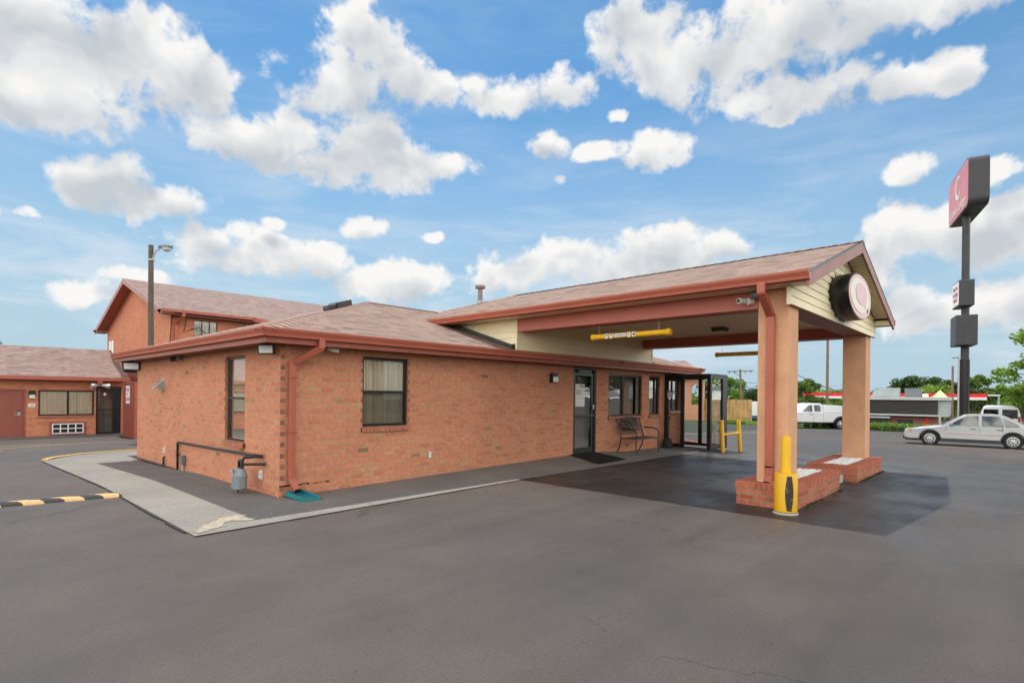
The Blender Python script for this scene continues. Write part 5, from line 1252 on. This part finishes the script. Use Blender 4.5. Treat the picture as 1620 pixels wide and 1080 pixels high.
# hedge along the lot edge
rng = random.Random(2); hd_ = MB()
ha, hb_ = Vector((43.3, 11.0, -.78)), Vector((43.6, -4.5, -.8))
for i in range(90):
    p = ha.lerp(hb_, i/89); 
    if 4.6 < p.y < 9.5 and i % 3: continue
    hgt = .62 if p.y < 2.2 else .4
    leafy(hd_, (p.x+rng.uniform(-.25, .25), p.y, p.z+hgt*.5), (.55, .22, hgt*.55), 130, .06, rng=rng)
hg_ = thing('hedge', 'clipped bright green hedge along the edge of the lot left of the sedan', 'hedge', (43.4, 1, -.8))
part('foliage', MB().add([p-Vector((43.4, 1, -.8)) for p in hd_.v], hd_.f), 'leaf_hedge', hg_, local=True, recalc=False)
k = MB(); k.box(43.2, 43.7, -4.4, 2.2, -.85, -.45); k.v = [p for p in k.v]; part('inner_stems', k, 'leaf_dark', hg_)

# ------------------------------------------------------------------ wooden fence, arcade, edging
wf = thing('wooden_fence', 'weathered wooden board fence beyond the lot right of the vestibule', 'fence', (47.8, 11.7, -.8))
n = 26; fa_, fb_ = Vector((47.83, 14.6, -.72)), Vector((47.79, 10.35, -.78)); rng = random.Random(4)
k = MB()
for i in range(n):
    p, q = fa_.lerp(fb_, i/n), fa_.lerp(fb_, (i+.93)/n); o = rng.uniform(-.01, .01)
    k.box(47.8+o, 47.825+o, q.y, p.y, -.62, 1.25+rng.uniform(-.02, .02))
part('boards', k, 'fence_wood', wf)
for z in (-.35, .95): k = MB(); k.box(47.74, 47.79, 10.4, 14.55, z, z+.1); part('rail', k, 'fence_wood', wf)
for y in (10.3, 12.4, 14.5): k = MB(); k.box(47.7, 47.79, y, y+.1, -.9, 1.24); part('post', k, 'fence_wood', wf)
k = MB(); k.box(47.77, 47.87, 10.3, 14.6, 1.27, 1.31); part('top_rail', k, 'fence_wood', wf)
ar_ = thing('arcade_building', 'pink stucco arcade with arched openings seen through the vestibule', 'building', (47, 20, -.6))
k = MB(); ax = 47.2; zb_, zt_ = -.9, 3.5
yR = 14.6; pit = 1.35; ow = .8
prev = yR
for i in range(7):
    y1 = yR+.5+i*pit; y2 = y1+ow
    k.box(ax, ax+.3, prev, y1, zb_, zt_); k.box(ax, ax+.3, y1, y2, zb_, .75)
    ap_ = [(y1+ow/2-ow/2*math.cos(a), 2.3+ow/2*math.sin(a)) for a in [math.pi*j/12 for j in range(13)]]
    k.prism([(ax, y1, zt_)]+[(ax, y, z) for y, z in ap_]+[(ax, y2, zt_)], (.3, 0, 0))
    prev = y2
k.box(ax, ax+.3, prev, prev+6, zb_, zt_); k.box(ax-.05, ax+.35, yR-.03, yR+.5, zb_, .3)
part('arcade_wall', k, 'arcade_pink', ar_)
k = MB(); k.prism([(ax-.9, yR-.5, 3.55), (ax+3.5, yR+3.5, 5.2), (ax+3.5, yR+18, 5.2), (ax-.9, yR+18, 3.55)], (0, 0, .06)); part('roof', k, 'shingles_far', ar_)
k = MB(); k.box(ax-1.0, ax-.9, yR-.5, yR+18, 3.42, 3.6); k.box(ax-1, ax+.8, yR-.6, yR-.5, 3.42, 3.6); part('gutter', k, 'red_metal', ar_)
k = MB(); k.box(ax-.9, ax+.3, yR-.45, yR+17, 3.44, 3.5); part('soffit', k, 'arcade_pink', ar_)
rng = random.Random(6); be = MB()
for i in range(26):
    p = Vector((14.7, -.05, 0)).lerp(Vector((15.95, 1.5, 0)), i/26)+Vector((rng.uniform(-.09, .09), rng.uniform(-.09, .09), 0)); z = gz(p.x, p.y)
    q_ = rng.uniform(0, 3); a = Vector((math.cos(q_), math.sin(q_), 0)); be.obox(p+Vector((0, 0, z+.03)), a*.08, Vector((-a.y, a.x, 0))*.04, Vector((0, 0, .035)))
solo('brick_edging', be, 'rowlock', 'row of loose edging bricks on the ground seen through the vestibule', 'brick edging', (18, 2, -.2))

# ------------------------------------------------------------------ restaurant, gas station, poles
rs_ = thing('restaurant_building', 'low restaurant with dark horizontal slats and pale roof trim', 'building', (68, 4, -2))
RA, RB = Vector((68.9, 7.7, 0)), Vector((69.6, -1.0, 0)); dv = (RB-RA).normalized(); nn = Vector((-dv.y, dv.x, 0)); nn = nn if nn.dot(FW) > 0 else -nn
def rbox(mat, nm, t0, t1, o0, o1, z0, z1):
    k = MB(); a = RA+dv*t0; b = RA+dv*t1
    k.prism([a+nn*o0+Vector((0, 0, z0)), b+nn*o0+Vector((0, 0, z0)), b+nn*o1+Vector((0, 0, z0)), a+nn*o1+Vector((0, 0, z0))], (0, 0, z1-z0)); return part(nm, k, mat, rs_)
LL = (RB-RA).length
rbox('store_brick', 'wall', 0, LL, .4, 9, -3.2, -.15)
k = MB()
for i in range(11):
    z = -.1+i*.135; a, b = RA, RB
    k.prism([a+Vector((0, 0, z)), b+Vector((0, 0, z)), b+nn*.05+Vector((0, 0, z+.1)), a+nn*.05+Vector((0, 0, z+.1))], nn*.05)
part('slats', k, 'dark_slat', rs_); rbox('dark_slat', 'upper_wall', 0, LL, .12, 9, -.12, 1.4)
rbox('light_trim', 'roof_trim', -.1, LL+1.2, -.15, 9.1, 1.4, 1.72); rbox('light_trim', 'awning', 0, LL+1, -.6, .4, -.3, -.14)
rbox('hvac_grey', 'side_slats', LL+.01, LL+1.1, .15, 3, -.12, 1.38); rbox('dark_slat', 'entry_recess', .2, 4.4, -.3, .35, -3.1, -.62); rbox('light_trim', 'awning', 1, 4.6, -.7, .3, -.6, -.45)
rbox('dark_slat', 'window', 5.2, 6.6, .36, .395, -2.4, -.75); rbox('store_red', 'door_trim', 7.7, 7.95, .3, .395, -3, -.35)
rbox('store_brick', 'low_wall', 0, 2.6, -3.5, -3.2, -3, -1.2); rbox('tent_yellow', 'bin_shelter_top', .4, 2.9, -3.6, -3.0, -1.15, -1.0)
def roofbox(nm, mat, u, w_, z0, z1, lab, cat='roof unit', sk=0):
    c = RA+dv*u; k = MB(); k.prism([c-dv*w_/2-dv*sk+nn*2+Vector((0, 0, z0)), c+dv*w_/2+nn*2+Vector((0, 0, z0)), c+dv*w_/2+nn*2+Vector((0, 0, z1)), c-dv*w_/2+nn*2+Vector((0, 0, z1))], nn*1.4)
    solo(nm, k, mat, lab, cat, c+nn*2+Vector((0, 0, z0)))
roofbox('roof_duct', 'hvac_grey', 4.3, 2.0, 1.72, 2.75, 'pale green metal duct box with a sloped end on the restaurant roof', sk=.8)
roofbox('roof_cooler', 'steel_grey', 6.5, 1.5, 1.72, 2.7, 'grey louvred cooling unit on the restaurant roof')
roofbox('roof_vent_box', 'store_white', 7.6, .5, 1.72, 2.1, 'small white vent box on the restaurant roof')
gs = thing('gas_station_canopy', 'long flat gas station canopy with a red and white edge', 'canopy', (103, 8, -3.4))
k = MB()
GA, GB = Vector((99.7, 20.6, 0)), Vector((108.4, -3.3, 0)); gd_ = (GB-GA).normalized(); gn = Vector((-gd_.y, gd_.x, 0)); gn = gn if gn.dot(FW) > 0 else -gn
def gbox(mat, nm, t0, t1, o0, o1, z0, z1):
    k = MB(); a, b = GA+gd_*t0, GA+gd_*t1
    k.prism([a+gn*o0+Vector((0, 0, z0)), b+gn*o0+Vector((0, 0, z0)), b+gn*o1+Vector((0, 0, z0)), a+gn*o1+Vector((0, 0, z0))], (0, 0, z1-z0)); return part(nm, k, mat, gs)
GL = (GB-GA).length
gbox('store_red', 'red_band', 0, GL, 0, 9, 1.85, 2.4); gbox('store_white', 'white_band', 0, GL, -.03, 9.03, 1.45, 1.85)
for t_ in (3, 10, 17, 23): gbox('light_trim', 'post', t_, t_+.35, 3.5, 3.9, -3.5, 1.45)
k = MB(); c = Vector((91, .8, 0)); a = RT*1.2; k.add([c-a+Vector((0, 0, 1.7)), c+a+Vector((0, 0, 1.7)), c+FW*1.2+Vector((0, 0, 1.7)), c-FW*1.2+Vector((0, 0, 1.7)), c+Vector((0, 0, 2.75))], [[0, 2, 4], [2, 1, 4], [1, 3, 4], [3, 0, 4], [0, 3, 1, 2]])
tn = thing('tent_roof', 'pale yellow pyramid roof above the restaurant trim', 'pyramid roof', (91, .8, -3.4)); part('top', k, 'tent_yellow', tn)
k = MB(); k.tube([c+Vector((0, 0, -3.5)), c+Vector((0, 0, 1.7))], .12, 8); part('post', k, 'light_trim', tn)
def pole(nm, x, y, z0, z1, r, label, cat, mat='pole_brown', lean=0):
    t_ = thing(nm, label, cat, (x, y, z0)); part('pole', MB().tube([(x, y, z0), (x-lean, y+lean, z1)], [r, r*.75], 10), mat, t_, sm=50); return t_
up_ = pole('utility_pole', 72.5, 20.35, -3.4, 5.3, .16, 'leaning wooden utility pole with a crossarm behind the wooden fence', 'utility pole', lean=.25)
k = MB(); k.bar((71.1, 21.9, 4.95), (73.3, 19.3, 5.1), .12, .12); k.bar((72.25, 20.6, 4.3), (71.7, 21.3, 4.95), .06, .06); part('crossarm', k, 'pole_brown', up_)
k = MB()
for f_ in (.08, .3, .7, .92): p = Vector((71.1, 21.9, 4.95)).lerp(Vector((73.3, 19.3, 5.1)), f_); k.tube([p, p-Vector((0, 0, .3))], .05, 6)
part('insulator', k, 'bronze', up_)
pole('slim_pole', 61.3, 10.45, -2, 4.2, .12, 'slim dark pole holding a sagging wire beside the near column', 'pole', 'bronze')
pole('lot_pole', 50.2, 4.8, -.8, 9, .125, 'brown light pole behind the pickup between the columns', 'pole', 'pole_brown')
pole('timber_pole', 85.6, -.94, -3.4, 5.75, .15, 'weathered timber pole left of the tall sign pole', 'pole', 'pole_brown')
tp = pole('road_lamp', 98.9, -.6, -3.4, 7.95, .18, 'thin street pole with a short arm just left of the sign pole', 'street light', 'galvanised')
part('arm', MB().bar((98.9, -.6, 7.5), (98.2, .1, 7.5), .12, .1), 'bronze', tp)
lp = pole('street_lamp', 63.0, -6.0, -2.5, 1.9, .09, 'small pale street lamp behind the van', 'street light', 'galvanised'); part('lamp_head', MB().obox((62.7, -5.7, 1.93), (.35, -.35, 0), (.08, .08, 0), (0, 0, .06)), 'store_white', lp)
wr = solo('overhead_wire', MB().tube([Vector((61.3, 10.45, 4.05)).lerp(Vector((69.3, 6.2, 1.75)), i/12)-Vector((0, 0, .25*math.sin(math.pi*i/12))) for i in range(13)], .035, 5), 'bronze', 'dark overhead wire sagging from the slim pole behind the columns', 'wire', (61.3, 10.45, 4))
for dz_, lb in ((0, 'upper power line passing the wooden utility pole'), (-1.3, 'lower power line passing the wooden utility pole')):
    solo('power_line', MB().tube([Vector((40, 60, 7.5+dz_)).lerp(Vector((72.4, 20.4, 3.6+dz_)), i/8)-Vector((0, 0, .8*math.sin(math.pi*i/8))) for i in range(9)]+[Vector((72.4, 20.4, 3.6+dz_)).lerp(Vector((112, 15, 4.2+dz_)), i/8)-Vector((0, 0, .8*math.sin(math.pi*i/8))) for i in range(1, 9)], .025, 5), 'bronze', lb, 'power line', (72.4, 20.4, 3.6+dz_))
tl = thing('box_trailer', 'white box trailer with a blue lower stripe right of the wooden fence', 'trailer', (60, 13.2, -1.8))
c = Vector((60, 13.0, 0)); k = MB(); k.obox(c+Vector((0, 0, .3)), RT*2.6, FW*1.1, UP*.75); part('box', k, 'store_white', tl); k = MB(); k.obox(c+Vector((0, 0, -.6)), RT*2.65, FW*1.13, UP*.16); part('stripe', k, 'blue_paint', tl)
k = MB(); k.obox(c+Vector((0, 0, -.95)), RT*2.4, FW*.8, UP*.2); part('chassis', k, 'black_metal', tl)
k = MB()
for s_ in (-1.2, 1.2): k.tube([c+RT*s_-FW*1.0+Vector((0, 0, -1.2)), c+RT*s_+FW*1.0+Vector((0, 0, -1.2))], .4, 14)
part('wheel', k, 'tyre', tl)
# semi trailer across the road (only reflected in the windows)
st = thing('semi_trailer', 'white semi trailer across the road facing the office door', 'trailer', (26, -28, 0))
k = MB(); k.box(18, 31, -29.5, -27, 1.1, 3.9); part('box', k, 'store_white', st); k = MB(); k.box(18.5, 30.5, -29, -27.4, .8, 1.1); part('chassis', k, 'black_metal', st)
k = MB()
for x in (20, 21.3): k.tube([(x, -29.4, .5), (x, -27.1, .5)], .5, 18)
part('wheel', k, 'tyre', st)

# ------------------------------------------------------------------ light
SUN = Vector((.145, .30, 1.0)).normalized()
sl_ = bpy.data.lights.new('sun', 'SUN'); sl_.energy = 2.1; sl_.angle = R(.9); sl_.color = (1, .95, .87)
so_ = bpy.data.objects.new('sun', sl_); col.objects.link(so_); so_.rotation_euler = SUN.to_track_quat('Z', 'Y').to_euler(); so_.location = (20, 40, 80)
world = bpy.data.worlds.new('World'); scene.world = world; world.use_nodes = True
W = NT(world.node_tree); W.n.clear()
out = W.new('ShaderNodeOutputWorld'); bg = W.new('ShaderNodeBackground')
sky = W.new('ShaderNodeTexSky', sky_type='NISHITA'); sky.sun_disc = False
sky.sun_elevation = math.asin(SUN.z); sky.sun_rotation = math.atan2(SUN.x, SUN.y); sky.altitude = 200; sky.air_density = 1.0; sky.dust_density = .6; sky.ozone_density = 1.6
BL = [(-40.8,25.7,7.2,3.6),(-35.2,26.2,6.1,4.1),(-38.1,22.1,5.3,2.2),(-31.0,26.5,4.1,2.5),(-29.0,25.1,2.8,1.9),(-42.6,21.8,3.2,2.5),(-26.9,22.4,4.4,1.9),(-21.5,22.3,6.2,2.5),(-15.0,22.6,6.4,2.8),(-13.8,25.3,3.4,1.8),(-8.1,22.3,3.8,1.2),(-15.4,31.5,4.1,2.7),(-16.3,28.3,6.5,2.3),(-12.0,29.1,3.8,2.7),(-7.5,28.9,1.8,1.4),(-19.8,26.8,2.9,1.7),(-1.6,28.2,3.9,1.5),(4.2,28.9,3.8,1.6),(-3.9,29.1,1.8,1.0),(12.5,32.3,4.1,3.0),(18.6,30.0,7.6,2.9),(25.9,30.3,10.0,3.7),(32.3,29.9,8.0,2.1),(37.2,29.3,5.8,1.3),(24.3,26.5,5.4,1.9),(30.0,25.8,5.4,1.7),(35.1,24.9,3.3,1.2),(38.3,25.2,1.7,1.3),(25.1,24.5,2.4,0.8),(3.7,24.1,2.5,1.0),(8.8,23.7,2.9,0.8),(14.2,23.2,3.2,1.6),(5.2,21.3,0.7,0.5),(10.0,26.3,1.1,0.5),(35.4,18.6,1.8,1.0),(-36.1,16.3,3.8,2.0),(-30.9,16.3,2.7,1.3),(-34.5,18.0,1.6,1.3),(-41.3,13.3,0.7,0.5),(-42.9,13.2,0.5,0.6),(-25.2,12.7,7.2,1.9),(-28.1,13.3,2.8,1.4),(-23.6,15.2,1.1,0.7),(-19.7,12.7,3.4,1.5),(-14.7,16.4,2.0,1.0),(-8.5,15.4,1.4,0.5),(-12.4,10.9,5.3,2.0),(-37.5,7.8,2.7,1.1),(-34.8,9.7,2.2,0.8),(5.7,13.7,7.7,2.2),(15.2,14.0,6.4,2.4),(20.0,14.6,3.2,1.6),(-0.1,11.9,4.6,1.8),(35.0,13.6,3.4,2.6),(39.4,12.9,4.3,2.6),(42.4,13.4,2.1,2.2),(41.2,17.1,1.4,1.0),(35.7,7.2,2.6,2.2),(39.8,7.1,3.1,1.9),(42.4,7.3,2.1,2.3),(33.5,10.3,2.7,1.6),(29.2,11.8,3.5,1.1)]
gt = bpy.data.node_groups.new('cloud_density', 'ShaderNodeTree')
gt.interface.new_socket('Direction', in_out='INPUT', socket_type='NodeSocketVector'); gt.interface.new_socket('Density', in_out='OUTPUT', socket_type='NodeSocketFloat'); gt.interface.new_socket('Bulk', in_out='OUTPUT', socket_type='NodeSocketFloat')
G = NT(gt); gi = G.new('NodeGroupInput').outputs[0]; go = G.new('NodeGroupOutput')
nw = G.new('ShaderNodeTexNoise'); nw.inputs['Scale'].default_value = 9; nw.inputs['Detail'].default_value = 3; G.l.new(gi, nw.inputs['Vector'])
dirw = G.vmath('ADD', gi, G.vmath('MULTIPLY', G.vmath('SUBTRACT', nw.outputs['Color'], (.5, .5, .5)), (.05, .05, .04)))
a = G.vmath('DOT_PRODUCT', dirw, tuple(RT)); b = G.vmath('DOT_PRODUCT', dirw, tuple(FW)); sz = G.new('ShaderNodeSeparateXYZ'); G.l.new(dirw, sz.inputs[0])
az = G.math('MULTIPLY', G.math('ARCTAN2', a, b), 57.2958); el = G.math('MULTIPLY', G.math('ARCSINE', sz.outputs[2]), 57.2958)
cxy = G.new('ShaderNodeCombineXYZ'); G.l.new(az, cxy.inputs[0]); G.l.new(el, cxy.inputs[1]); p = cxy.outputs[0]
acc = None
for (ca, ce, ra, re) in BL:
    ra *= 1.14; re *= 1.2
    v = G.vmath('MULTIPLY_ADD', p, (1/ra, 1/re, 0), (-ca/ra, -ce/re, 0)); d2 = G.vmath('DOT_PRODUCT', v, v)
    acc = d2 if acc is None else G.math('SMOOTH_MIN', acc, d2, .3)
near = G.math('MAXIMUM', G.math('SUBTRACT', 1., acc), -1.4)
# free cumulus over the rest of the dome
hi = G.vmath('DIVIDE', gi, None); 
sg2 = G.new('ShaderNodeSeparateXYZ'); G.l.new(gi, sg2.inputs[0])
inv = G.math('DIVIDE', 1., G.math('MAXIMUM', G.math('ADD', sg2.outputs[2], .12), .05))
vs = G.new('ShaderNodeVectorMath', operation='SCALE'); G.l.new(gi, vs.inputs[0]); G.l.new(inv, vs.inputs['Scale'])
free = G.mapr(G.noise(vs.outputs[0], 1.5, 3, .5), .36, .66, -.9, 1.2, 'LINEAR')
free = G.math('ADD', free, G.mapr(sg2.outputs[2], .02, .6, .75, 0))   # extra low cloud added out of view to light walls and canopy
ahead = G.vmath('DOT_PRODUCT', gi, (FW.x*.93, FW.y*.93, .36))
wgt = G.mapr(ahead, .5, .72, 1, 0)
dens0 = G.math('ADD', G.math('MULTIPLY', near, G.math('SUBTRACT', 1., wgt)), G.math('MULTIPLY', free, wgt))
nz = G.noise(gi, 17, 10, .56, .25); nz2 = G.noise(gi, 48, 8, .66)
dt = G.math('ADD', G.math('MULTIPLY', G.math('SUBTRACT', nz, .5), 3.6), G.math('MULTIPLY', G.math('SUBTRACT', nz2, .5), 1.15))
G.l.new(G.math('ADD', dens0, dt), go.inputs[0])
nb = G.noise(gi, 14, 4, .5, .3)
G.l.new(G.math('ADD', dens0, G.math('MULTIPLY', G.math('SUBTRACT', nb, .5), 4.2)), go.inputs[1])
di = W.new('ShaderNodeTexCoord').outputs['Generated']
def dens(v):
    n = W.new('ShaderNodeGroup'); n.node_tree = gt; W.l.new(v, n.inputs[0]); return n.outputs
d0 = dens(di)[0]; up = W.vmath('NORMALIZE', W.vmath('ADD', di, (.004, .012, .034))); d1 = W.math('ADD', W.math('MULTIPLY', dens(up)[1], .88), W.math('MULTIPLY', d0, .12))
alpha = W.mapr(d0, -.08, .72, 0, 1)
shade = W.mapr(d1, -.1, 1.25, 0, 1, 'LINEAR')
sep = W.new('ShaderNodeSeparateXYZ'); W.l.new(di, sep.inputs[0])
# thin high veil
mpv = W.new('ShaderNodeMapping'); mpv.inputs['Scale'].default_value = (1, 1, 5); mpv.inputs['Rotation'].default_value = (0, 0, R(20)); W.l.new(di, mpv.inputs['Vector'])
veil = W.math('MULTIPLY', W.mapr(W.noise(mpv.outputs[0], 3.2, 7, .62, .4), .42, .7, 0, .85), W.mapr(sep.outputs[2], .08, .4, 1, .17, 'LINEAR'))
CB = .415
cloud = W.mix(shade, (1.0*CB, .99*CB, .97*CB), (.6*CB, .645*CB, .69*CB))
skyc = W.vmath('MULTIPLY', sky.outputs[0], (.033, .0565, .0635))
haze = W.mapr(sep.outputs[2], 0, .55, .97, 0)
skyc = W.mix(haze, skyc, (.21, .277, .323))
skyc = W.mix(veil, skyc, (.335, .362, .39))
ahead_w = W.vmath('DOT_PRODUCT', di, (FW.x*.93, FW.y*.93, .36))
fill_gain = W.mapr(ahead_w, .35, .72, 4.6, 1)       # unseen clouds behind the camera overbrightened to fill shaded walls and canopy
cs = W.new('ShaderNodeVectorMath', operation='SCALE'); W.l.new(cloud, cs.inputs[0]); W.l.new(fill_gain, cs.inputs['Scale'])
warm = W.vmath('MULTIPLY', cs.outputs[0], W.mix(W.mapr(ahead_w, .35, .72, 1, 0), (1, 1, 1), (1.04, .98, .88)))
fin = W.mix(alpha, skyc, warm)
W.l.new(fin, bg.inputs[0]); bg.inputs[1].default_value = 1.0; W.l.new(bg.outputs[0], out.inputs[0])
world.cycles.sampling_method = 'MANUAL'; world.cycles.sample_map_resolution = 1024

scene.view_settings.view_transform = 'Standard'; scene.view_settings.look = 'None'; scene.view_settings.gamma = 1; scene.view_settings.exposure = 1.2
scene.cycles.use_denoising = True; scene.cycles.denoising_prefilter = 'NONE'; scene.cycles.max_bounces = 8; scene.cycles.diffuse_bounces = 4; scene.cycles.transparent_max_bounces = 16; scene.cycles.caustics_reflective = False; scene.cycles.caustics_refractive = False
